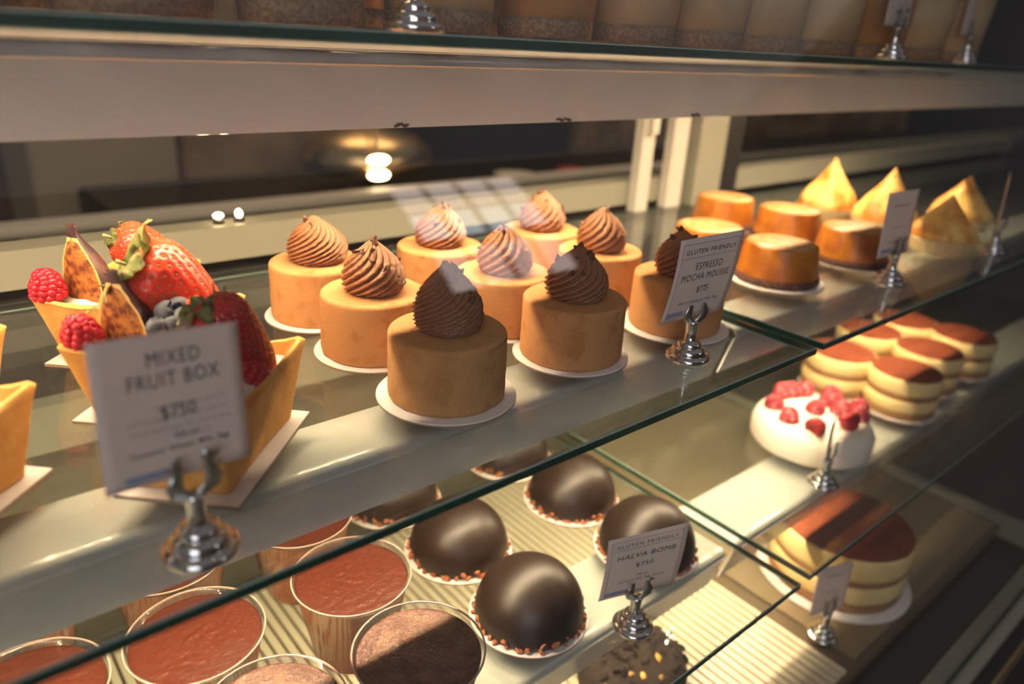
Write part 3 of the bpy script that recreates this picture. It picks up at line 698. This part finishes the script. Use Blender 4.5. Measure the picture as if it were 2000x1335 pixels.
def fig(base, tipv, W, label, rz=0):
    """fig quarter: wedge of a teardrop, cut faces toward -Y side"""
    L = tipv - base[2]
    prof = [(.0, 0), (.55, .015), (.85, .08), (1.0, .20), (.99, .34), (.85, .50), (.60, .66), (.36, .78), (.22, .87), (.17, .94), (.20, .985), (.12, 1.0), (0, 1.0)]
    t = thing('fig_wedge', label, 'fig', base, rz, 'fig wedges in the fruit boxes')
    P = [(r * W, z * L) for r, z in prof]
    # skin: sector from th0 to th1 (behind), flat cut faces meet at a vertical inner edge
    th0, th1, n = 0.0, pi, 26
    bm = bmesh.new(); rows = []
    def bend(v): return Vector((v.x + .06 * W * math.sin(v.z / L * 5), v.y, v.z))
    for (r, z) in P: rows.append([bm.verts.new(bend(Vector((r * math.cos(th0 + (th1 - th0) * k / n), 1.15 * r * math.sin(th0 + (th1 - th0) * k / n), z)))) for k in range(n + 1)])
    for a, b in zip(rows, rows[1:]):
        for k in range(n): bm.faces.new((a[k], a[k + 1], b[k + 1], b[k]))
    bmesh.ops.remove_doubles(bm, verts=bm.verts[:], dist=1e-6)
    put('skin', mesh(bm, 'fig_skin', 'figskin'), t)
    bm = bmesh.new(); prev = None; m = 10
    PP = []
    for (r0, z0_), (r1, z1_) in zip(P, P[1:]):
        for k in range(3): PP.append((r0 + (r1 - r0) * k / 3, z0_ + (z1_ - z0_) * k / 3))
    PP.append(P[-1])
    for (r, z) in PP:
        e = .0014 if .06 < z / L < .80 else r * .9
        inner = max(r - e, 0); xs_ = [-r] + [inner * (q / m * 2 - 1) for q in range(m + 1)] + [r]
        row = [bm.verts.new(bend(Vector((q, -.0002 - .0016 * (1 - (q / max(r, 1e-5)) ** 2) * min(1, r / (W * .5)) + .0005 * noise.noise(Vector((q * 400, z * 400, W * 999))), z)))) for q in xs_]
        if prev:
            for k in range(len(row) - 1):
                f1 = bm.faces.new((prev[k], prev[k + 1], row[k + 1], row[k])); f1.material_index = 2 if z / L > .86 else (1 if k in (0, len(row) - 2) else 0)
        prev = row
    bmesh.ops.remove_doubles(bm, verts=bm.verts[:], dist=1e-6)
    put('cut_face', mesh(bm, 'fig_cut_face', ['figflesh', 'figrim', 'figskin']), t)
    return t
bm = bmesh.new(); lathe(bm, [(0, 0), (.004, .0008), (.0064, .003), (.0070, .0060), (.0062, .0095), (.0040, .0118), (.0028, .0122), (.0018, .0112), (0, .0108)], 32); BLB = mesh(bm, 'blueberry_body', 'blue')
bm = bmesh.new()
for k in range(5):
    a = 2 * pi * k / 5; vs = [bm.verts.new(Vector((r * math.cos(a + d), r * math.sin(a + d), z))) for r, d, z in ((.0022, -.5, .0120), (.0022, .5, .0120), (.0036, .1, .0132))]; bm.faces.new(vs)
bmesh.ops.solidify(bm, geom=bm.faces[:], thickness=.0003); BLC = mesh(bm, 'blueberry_crown', 'blue', False)
def blueberry(c, rot, label, s=1.0):
    t = thing('blueberry', label, 'blueberry', c, 0, 'blueberries in the middle fruit box'); t.rotation_euler = rot; t.scale = (s, s, s); t.scale = (s * .86,) * 3; put('berry_body', BLB, t); put('crown', BLC, t)

# shortbread boxes: flared, open-topped, on rectangular boards, long side along +45 degrees
def box_mesh():
    bm = bmesh.new(); a0, b0, a1, b1, H, th = .038, .0215, .0480, .0282, .043, .0036
    def ring(a, b, z, rr, bow=0, jit=0):
        out = []
        cs = [(a - rr, b - rr, 0), (-(a - rr), b - rr, pi / 2), (-(a - rr), -(b - rr), pi), (a - rr, -(b - rr), 3 * pi / 2)]
        for i, (cx, cy, s) in enumerate(cs):
            for k in range(5): out.append(Vector((cx + rr * math.cos(s + k * pi / 8), cy + rr * math.sin(s + k * pi / 8), z)))
            nx = cs[(i + 1) % 4]
            p0 = out[-1].copy(); p1 = Vector((nx[0] + rr * math.cos(nx[2]), nx[1] + rr * math.sin(nx[2]), z))
            for k in range(1, 14):
                s2 = k / 14; p = p0.lerp(p1, s2); sag = math.sin(s2 * pi); p.z -= bow * sag; n = Vector((p1 - p0)).cross(Vector((0, 0, 1))).normalized(); p += n * (-.0012 * sag); out.append(p)
        return [bm.verts.new(p + Vector((noise.noise(p * 300), noise.noise(p * 300 + Vector((5, 5, 5))), noise.noise(p * 220 + Vector((9, 0, 0))))) * jit) for p in out]
    rings = [ring(a0 - .001, b0 - .001, 0, .003, jit=.0002), ring(a0, b0, .001, .003, jit=.0003)]
    for k in range(1, 9):
        s = k / 9; rings.append(ring(a0 + (a1 - a0) * s ** 1.1, b0 + (b1 - b0) * s ** 1.1, H * s, .003, .0035 * s * s, .0003))
    rings.append(ring(a1, b1, H - .001, .003, .0038, .0005)); rings.append(ring(a1 - .0012, b1 - .0012, H + .0004, .003, .0038, .0007))
    rings.append(ring(a1 - th, b1 - th, H - .0002, .002, .0038, .0006)); rings.append(ring(a1 - th - .002, b1 - th - .002, H - .008, .002, .003, .0004)); rings.append(ring(a0 - th + .002, b0 - th + .002, .010, .002, 0, .0003))
    for a, b in zip(rings, rings[1:]):
        n = len(a)
        for k in range(n): bm.faces.new((a[k], a[(k + 1) % n], b[(k + 1) % n], b[k]))
    bm.faces.new(rings[0][::-1]); bm.faces.new(rings[-1])
    return auto(mesh(bm, 'shortbread_box', 'short'), 50)
BX = box_mesh()
bm = bmesh.new()  # cream filling
g = {}
for i in range(17):
    for j in range(13):
        u, v = i / 8 - 1, j / 6 - 1; e = max(abs(u), abs(v)); z = .034 + .010 * (1 - u * u) * (1 - v * v) + .0015 * noise.noise(Vector((u * 3, v * 3, 1)))
        g[i, j] = bm.verts.new((u * .0425, v * .0225, z))
for i in range(16):
    for j in range(12): bm.faces.new((g[i, j], g[i + 1, j], g[i + 1, j + 1], g[i, j + 1]))
CF = mesh(bm, 'cream_filling', 'cream')
bm = bmesh.new(); v, fs = box(bm, -.0450, .0450, -.0286, .0286, 0, .0018)
for f in fs: f.material_index = 0 if f is fs[1] or f is fs[0] else 1
RB = mesh(bm, 'rectangular_board', ['board', 'board_edge'], False)
boxes = [(.1000, .3275, 'fruit box directly behind the mixed fruit box card', 'right behind the mixed fruit box card, dark strawberry in it'),
         (.1000, .4090, 'middle fruit box with the huge strawberry', 'in the middle of the row, with huge strawberry and blueberries'),
         (.1020, .4930, 'rearmost fruit box', 'at the rear of the row, with a raspberry and dark fig wedge'),
         (-.0205, .3420, 'fruit box cut off by the left picture edge', 'at the left picture edge, nearer the camera, only its corner showing'),
         (-.0205, .4240, 'farther fruit box at the left picture edge', 'at the left picture edge, farther one, a sliver showing')]
for x, y, bl, lb in boxes:
    tag(put('cake_board', RB, None, (x, y, ZM), (0, 0, pi / 4)), 'white rectangular board under the ' + bl, 'cake board', 'rectangular boards under the fruit boxes')
    t = thing('shortbread_box', 'shortbread fruit box ' + lb, 'tart', (x, y, ZM + .0018), pi / 4, 'shortbread fruit boxes')
    put('pastry_case', BX, t); put('cream_filling', CF, t)
z0 = ZM
strawberry((.1010, .335, z0 + .075), (.1310, .333, z0 + .034), .0150, 1, 'straw_dark', 'dark red glossy strawberry with long sepals, right of the mixed fruit box card', (6, .016, .1))
raspberry((.1160, .3240, z0 + .040), (.5, .2, .85), RM[1], 'raspberry at the right edge of the mixed fruit box card, below the dark strawberry', 1.1)
strawberry((.0885, .4120, z0 + .0755), (.1310, .4000, z0 + .0435), .0225, 2, 'straw', 'huge orange-red strawberry in the middle fruit box', (10, .030, -.05))
strawberry((.1000, .4930, z0 + .070), (.1400, .4890, z0 + .048), .0150, 3, 'straw', 'rearmost strawberry, peeking over the huge one', (7, .014, .3))
strawberry((.1060, .384, z0 + .044), (.1110, .374, z0 + .066), .0075, 4, 'straw', 'small pinkish strawberry piece between the blueberries and the dark strawberry', None)
raspberry((.0590, .3960, z0 + .050), (-.15, -.1, 1), RM[0], 'raspberry at the left corner of the middle fruit box, beside the brown-gold fig', 1.05)
raspberry((.0590, .4800, z0 + .051), (-.05, -.1, 1), RM[0], 'raspberry at the left corner of the rearmost fruit box', 1.05)
fig((.0770, .3930, z0 + .036), z0 + .080, .0150, 'golden-cut fig wedge with brown skin in the middle fruit box', -1.0)
fig((.0760, .4760, z0 + .036), z0 + .085, .0150, 'dark-skinned fig wedge with cut face in the rearmost fruit box', -1.05)
bl = [((.1045, .387, z0 + .055), (1.15, 0, -.3), 1.15, 'blueberry with crown facing out, topmost of the blueberries'), ((.0950, .385, z0 + .0535), (.8, 0, .5), 1.05, 'blueberry nearest the golden fig wedge'),
      ((.1025, .375, z0 + .050), (.2, .2, 0), 1.05, 'blueberry in the centre of the pile, just below the topmost one'), ((.0965, .373, z0 + .0475), (-.4, .2, 0), .95, 'blueberry lowest in the pile, at the card top'),
      ((.1110, .374, z0 + .046), (.3, .4, 0), 1.0, 'blueberry right of the pile centre, by the pinkish strawberry piece'), ((.0900, .376, z0 + .047), (0, 0, 0), .95, 'blueberry low on the left against the fig')]
for c, r, s, lb in bl: blueberry(c, r, lb, s)

# ---------------- caramel cakes ----------------
bm = bmesh.new(); R, H = .0370, .035
pr = [(R, 0), (R + .0012, .003), (R + .0004, .007)]
def crf(i, th, r, z): return r + .0026 * noise.noise(Vector((math.cos(th) * 22, math.sin(th) * 22, z * 700))), z + .0012 * noise.noise(Vector((math.cos(th) * 20, math.sin(th) * 20, 3))) * (z > .005)
lathe(bm, pr, 120, crf); CC = mesh(bm, 'crumb_base', 'crumb')
bm = bmesh.new(); pr = [(R - .001, .0045), (R - .0006, .006)] + [(R - .0006 - .0040 * k / 10, .006 + (H - .0085) * k / 10) for k in range(1, 11)] + [(R - .0046 - .0025 * (1 - math.cos(a)), H - .0025 + .0025 * math.sin(a)) for a in (.4, .8, 1.2, pi / 2)]
lathe(bm, pr, 96, lambda i, th, r, z: (r + .00025 * noise.noise(Vector((math.cos(th) * 2, math.sin(th) * 2, z * 40))), z)); CB = mesh(bm, 'caramel_body', 'caramel')
bm = bmesh.new(); lathe(bm, [(R - .0072, H - .0006), (R - .0074, H + .0002), (R * .4, H + .0003), (0, H + .0002)], 72, cap0=False); CT = mesh(bm, 'caramel_top', 'caramel_top')
for x, y, lb, bl in ((.6170, .3380, 'caramel cake nearest the camera, with a speckled top', 'nearest caramel cake'), (.6110, .4130, 'caramel cake behind the espresso card and nearest caramel cake', 'left caramel cake behind the espresso card'),
                     (.7570, .4970, 'rearmost caramel cake, next to the white rear post', 'rearmost caramel cake'), (.7700, .4200, 'caramel cake in the middle of the group, left of the meringue tarts', 'middle caramel cake'),
                     (.7470, .3330, 'caramel cake beside the blurred price card, front right of its group', 'front right caramel cake')):
    board(x, y, ZM + .001, bl, 1.05 if x < .615 or y < .33 or (x<.62) else .92)
    t = thing('caramel_cake', 'glazed orange-brown ' + lb, 'cake', (x, y, ZM + .0028), x * 7, 'caramel cakes on the right middle shelf')
    put('crumb_base', CC, t); put('glazed_body', CB, t); put('dusted_top', CT, t)

# ---------------- meringue tarts ----------------
bm = bmesh.new(); lathe(bm, [(.033, 0), (.0345, .001), (.0405, .0150), (.041, .0165), (.0385, .0168), (.037, .014), (0, .013)], 96, lambda i, th, r, z: (r + .0006 * math.cos(th * 24) * (0 < i < 5), z)); TS = mesh(bm, 'tart_shell', 'shell')
def mer(seed, H):
    bm = bmesh.new(); key = [(.92, 0), (1.06, .08), (1.0, .20), (.82, .35), (.60, .50), (.40, .65), (.23, .79), (.10, .91), (0, 1.0)]
    prof = []
    for k in range(49):
        t = k / 48
        for (r0, z0_), (r1, z1_) in zip(key, key[1:]):
            if z0_ <= t <= z1_: prof.append(((r0 + (r1 - r0) * (t - z0_) / (z1_ - z0_)) * .0375, .0138 + t * H)); break
    prof[-1] = (0, .0138 + H)
    def rf(i, th, r, z):
        t = (z - .0138) / H; k = 1 + .05 * math.sin(5 * th + 4 * t + seed) * (1 - t * .4) + .08 * noise.noise(Vector((math.cos(th) * 1.5, math.sin(th) * 1.5, t * 4 + seed)))
        return r * k, z
    lathe(bm, prof, 80, rf)
    return mesh(bm, 'meringue', 'meringue')
for x, y, H, s, lb in ((.8960, .3020, .050, 1, 'front toasted meringue tart, half hidden by the blurred price card'), (.9230, .3810, .064, 2, 'toasted meringue tart with a tall peak right above the blurred price card'),
                       (.9300, .4590, .064, 3, 'leftmost toasted meringue tart with the tallest peak, behind the caramel cakes'), (1.0430, .3380, .054, 4, 'rightmost toasted meringue tart, its pale shell showing')):
    t = thing('meringue_tart', lb, 'tart', (x, y, ZM + .001), s, 'toasted meringue tarts'); t.scale = (.91, .91, 1); put('tart_shell', TS, t); put('meringue', mer(s, H), t)

# ---------------- dessert cups (lower shelf) ----------------
CH = .062
bm = bmesh.new(); lathe(bm, [(.0255, 0), (.0262, .001), (.0368, CH - .001), (.0385, CH - .0006), (.0388, CH), (.0382, CH + .0006), (.0366, CH + .0002), (.0360, CH - .002)], 72, cap1=False); CUP = mesh(bm, 'cup_wall', 'plastic')
bm = bmesh.new(); lathe(bm, [(.0378, CH - .0005), (.0386, CH - .0003), (.0387, CH + .0004), (.0381, CH + .0008), (.0376, CH + .0004)], 72, cap0=False, cap1=False); RIM = mesh(bm, 'cup_rim', 'cup_crumb' if False else 'board')
bm = bmesh.new(); lathe(bm, [(.0250, .0015), (.0258, .003), (.0361, CH - .0035)], 72, cap1=False); FIL = mesh(bm, 'mousse_filling', 'mousse')
def topm(m, amp, sc):
    bm = bmesh.new(); rings = [(.0361, CH - .0035)] + [(.0361 * (1 - k / 40), CH - .0030) for k in range(1, 40)] + [(0, CH - .003)]
    lathe(bm, rings, 120, lambda i, th, r, z: (r, z + amp * noise.noise(Vector((r * math.cos(th), r * math.sin(th), 0)) * sc) * (i > 0)), cap0=False)
    return mesh(bm, 'cocoa_top', m)
TP = [topm('mousse_top', .0004, 260), topm('mousse_rough', .0013, 600)]
M['rim_plastic'] = mat('cup_rim_plastic', (.40, .27, .22), .15, spec=.7)
RIM.materials.clear(); RIM.materials.append(M['rim_plastic'])
for x, y, k, lb in ((.0830, .3570, 0, 'in front, its top crossed by the middle shelf edge'), (.1790, .3490, 0, 'left of the front chocolate dome with an even brick-red top'),
                    (.1790, .2700, 1, 'with a glistening pebbly top, nearest the front chocolate dome'), (.0900, .4370, 0, 'behind the white rail, above the front left cup'),
                    (.1790, .4280, 0, 'half hidden by the rail, behind the even brick-red one'), (.0960, .2790, 1, 'cut off by the bottom picture edge, only its rim showing'),
                    (.0010, .3660, 0, 'at the lower left picture corner'), (.0020, .4430, 0, 'behind the rail at the far lower left, amber sided')):
    t = thing('dessert_cup', 'chocolate mousse cup ' + lb, 'dessert cup', (x, y, ZL), x * 20, 'chocolate mousse cups on the lower shelf')
    put('cup_wall', CUP, t); put('cup_rim', RIM, t); put('mousse_filling', FIL, t); put('cocoa_top', TP[k], t)

# ---------------- chocolate domes ----------------
bm = bmesh.new(); R = .0400
pr = [(R - .0012, 0), (R - .0002, .0015), (R, .004)] + [(R * math.cos(a) * (1.0), .004 + .0385 * math.sin(a)) for a in [k * pi / 2 / 22 for k in range(1, 22)]] + [(0, .0425)]
lathe(bm, pr, 96, lambda i, th, r, z: (r * (1 + .006 * noise.noise(Vector((math.cos(th), math.sin(th), z * 20)))), z)); DOME = mesh(bm, 'chocolate_shell', 'bomb')
NUT = [mesh(blob(k + 20, .0019, 1, (1.25, .8, .9), .8), 'nut_piece', 'nut', False) for k in range(5)]
for x, y, lb, bl in ((.2960, .3020, 'front chocolate dome nearest the camera', 'front chocolate dome'), (.2970, .3910, 'chocolate dome behind the front one, its top crossed by the glass edge', 'chocolate dome behind the front one'),
                     (.4230, .3880, 'chocolate dome at the rear centre with a tiny dimple on top', 'dimpled chocolate dome'), (.4250, .3000, 'chocolate dome behind the halva bomb card', 'chocolate dome behind the halva bomb card'),
                     (.2880, .4800, 'rear left chocolate dome, mostly hidden under the white rail', 'rear left chocolate dome'), (.4200, .4760, 'rear right chocolate dome, only its nutty rim showing under the shelf', 'rear right chocolate dome')):
    board(x, y, ZL, bl, 1.06, 'round boards under the chocolate domes')
    t = thing('chocolate_dome', 'dark glossy ' + lb, 'cake', (x, y, ZL + .0018), 0, 'dark chocolate domes rimmed with nuts')
    put('chocolate_shell', DOME, t, rot=(0, 0, x * 9)); random.seed(int(x * 1000 + y * 300))
    for k in range(50):
        a = 2 * pi * k / 50 + random.uniform(-.06, .06); lift = random.choice((.0015, .0020, .0050, .0018)); r = R + .0006 - (.0006 if lift > .004 else 0)
        put('nut_piece', NUT[k % 5], t, (r * math.cos(a), r * math.sin(a), lift), (k, k * 2.1, k * 1.3), random.uniform(.85, 1.5))

# ---------------- raspberry cake ----------------
cx, cy, zc = .7150, .3150, ZL + .001
t = thing('raspberry_cake', 'white cream cake topped with sugared raspberries on the lower right shelf', 'cake', (cx, cy, zc))
bm = bmesh.new(); pr = [(.061, 0), (.0632, .003), (.0630, .018), (.060, .025), (.056, .0295), (.050, .0315)] + [(.050 * (1 - k / 8), .0320) for k in range(1, 8)] + [(0, .032)]
lathe(bm, pr, 96, lambda i, th, r, z: (r * (1 + .02 * noise.noise(Vector((math.cos(th) * 2, math.sin(th) * 2, z * 50)))), z + .0012 * noise.noise(Vector((r * 60 * math.cos(th), r * 60 * math.sin(th), 3))) * (z > .029)))
put('cream_body', mesh(bm, 'cream_body', 'cream'), t)
rp = [(.725, .362, 0), (.752, .349, 0), (.690, .349, 0), (.678, .325, 0), (.679, .293, 1), (.718, .317, 0), (.752, .318, 0), (.768, .326, 0), (.745, .283, 0), (.712, .275, 1), (.762, .290, 0), (.736, .358, 0), (.742, .301, 0)]
rl = ['standing at the rear edge of the white cake', 'at the back right of the white cake, inner of two', 'at the back left of the white cake, upper one', 'at the left edge of the white cake, below the upper left one', 'dark red, glossy, alone on the left front of the white cake',
      'in the middle of the white cake', 'right of the cake centre, paler', 'at the right rear edge of the white cake', 'at the right front edge of the white cake', 'hollow side up, at the front of the white cake', 'at the far right edge of the white cake, by the cocoa cakes',
      'at the back of the white cake, right of the rear one', 'on the right of the cake, between front and middle ones']
for k, (x, y, m) in enumerate(rp):
    ax = (0, .05, 1) if m == 0 else ((.9, -.2, .3) if k == 4 else (.1, -.5, -.85)); ax = (ax[0] + .5 * math.sin(k * 2.3) * (m == 0), ax[1] + .5 * math.cos(k * 1.7) * (m == 0), ax[2])
    raspberry((x, y, zc + .0385), ax, RF[m], 'raspberry ' + rl[k], 1.12, 'raspberries on the white cake')

# ---------------- cocoa-topped cakes (lower right) ----------------
def layered(R, layers, tops):
    out = []
    for nm, m, z0_, z1_, dr in layers:
        bm = bmesh.new(); rr = R + dr; h = z1_ - z0_
        lathe(bm, [(rr - .001, z0_), (rr, z0_ + h * .12), (rr + .0008, z0_ + h * .5), (rr, z0_ + h * .88), (rr - .001, z1_)], 80, lambda i, th, r, z: (r + .0008 * noise.noise(Vector((math.cos(th) * 5, math.sin(th) * 5, z * 90))), z)); out.append((nm, mesh(bm, nm, m)))
    bm = bmesh.new(); lathe(bm, [(R - .001, tops - .0005), (R - .003, tops + .0012), (R * .5, tops + .0018), (0, tops + .0018)], 80); out.append(('cocoa_top', mesh(bm, 'cocoa_top', 'cocoa'))); return out
LC = layered(.0405, [('sponge_layer', 'sponge', 0, .010, -.0008), ('cream_layer', 'cheese', .010, .024, 0), ('sponge_layer', 'sponge', .024, .031, -.0008), ('cream_layer', 'cheese', .031, .049, 0)], .049)
for x, y, lb in ((.8680, .3680, 'behind the raspberries, left rear of the group'), (.8790, .2930, 'in front, just right of the white raspberry cake'), (.9750, .3060, 'in the middle of the front row'), (.9760, .3840, 'in the middle of the back row'),
                 (1.0730, .3000, 'at the far right of the front row'), (1.0620, .3730, 'at the far right of the back row')):
    board(x, y, ZL + .001, 'cocoa-topped cake ' + lb, 1.03, 'round boards under the cocoa-topped cakes')
    t = thing('tiramisu_cake', 'small cocoa-topped layered cream cake ' + lb, 'cake', (x, y, ZL + .0028), 0, 'cocoa-topped cream cakes on the lower right shelf')
    for nm, me in LC: put(nm, me, t)

# ---------------- bottom deck cakes ----------------
cx, cy = .7160, .2440 + .012
bm = bmesh.new(); lathe(bm, [(.078, 0), (.080, .0006), (.080, .002), (.079, .0026)], 96); tag(put('cake_board', mesh(bm, 'big_board', 'board'), None, (cx, cy, ZB)), 'large white round board under the big cocoa-topped cream cake', 'cake board')
t = thing('layer_cake', 'big layered cream cake with a cocoa top on the case floor, lower right', 'cake', (cx, cy, ZB + .0026))
for nm, me in layered(.0700, [('sponge_layer', 'sponge', 0, .012, -.001), ('cream_layer', 'cheese', .012, .032, 0), ('sponge_layer', 'sponge', .032, .040, -.0012), ('cream_layer', 'cheese', .040, .066, 0)], .066): put(nm, me, t)
t = thing('nut_cake', 'dark round cake covered in nut pieces on the case floor, bottom edge of the picture', 'cake', (.420, .292, ZB))
bm = bmesh.new(); lathe(bm, [(.045, 0), (.048, .003), (.048, .024), (.044, .031), (.03, .034), (0, .035)], 64, lambda i, th, r, z: (r * (1 + .02 * noise.noise(Vector((math.cos(th) * 3, math.sin(th) * 3, z * 40)))), z)); put('cake_body', mesh(bm, 'nut_cake_body', 'darkcake'), t)
CH2 = [mesh(blob(k + 60, .0040, 1, (1.2, .9, .7), .9), 'chocolate_chunk', 'darkcake', False) for k in range(3)] + [mesh(blob(k + 70, .0030, 1, (1.2, .9, .7), .9), 'nut_chunk', 'short', False) for k in range(1)]
random.seed(8)
for k in range(98):
    a = random.uniform(0, 2 * pi); r = .048 * math.sqrt(random.random()); put('chunk', CH2[3 if k % 9 == 0 else k % 3], t, (r * math.cos(a), r * math.sin(a), .036 - .5 * max(0, r - .03)), (k, k * 2, k * 3), random.uniform(.6, 1.2))

# ---------------- top shelf cups ----------------
TH = .085
bm = bmesh.new(); lathe(bm, [(.0315, 0), (.0325, .001), (.0385, TH), (.0390, TH + .001)], 64, cap1=False, rf=lambda i, th, r, z: (r * (1 + .002 * math.cos(th * 40)), z)); TC = mesh(bm, 'tall_cup_wall', 'plastic')
bm = bmesh.new(); lathe(bm, [(.0308, .0012), (.0318, .0125)], 64, cap1=True, rf=lambda i, th, r, z: (r, z + (.0015 * noise.noise(Vector((math.cos(th) * 6, math.sin(th) * 6, 1))) if i else 0))); TB = mesh(bm, 'crumb_layer', 'cup_crumb')
bm = bmesh.new(); lathe(bm, [(.0312, .0105), (.0372, TH - .01), (0, TH - .008)], 64); TF = [mesh(bm, 'custard_layer', 'cup_cream')]
bm = bmesh.new(); lathe(bm, [(.0312, .0105), (.0372, TH - .01), (0, TH - .008)], 64); TF.append(mesh(bm, 'custard_layer', 'cup_amber'))
xs = [-.06, .020, .100, .182, .268, .352, .436, .520, .604, .700, .800, .900, 1.0]
k = 0
for row, y in ((0, .388), (1, .474)):
    for i, x in enumerate(xs):
        x2 = x + (.035 if row else 0)
        am = (i + row * 2) % 5 in (0,) or (row == 1)
        lb = ['custard cup on the top shelf, front row, %s from the left' % o for o in ('first', 'second', 'third', 'fourth', 'fifth', 'sixth', 'seventh', 'eighth', 'ninth', 'tenth', 'eleventh', 'twelfth', 'thirteenth')][i]
        if row: lb = lb.replace('front row', 'back row')
        t = thing('custard_cup', 'tall clear ' + lb, 'dessert cup', (x2, y, ZT), x * 9, 'tall custard cups on the top shelf')
        put('cup_wall', TC, t); put('crumb_layer', TB, t); put('custard_layer', TF[1 if am else 0], t)
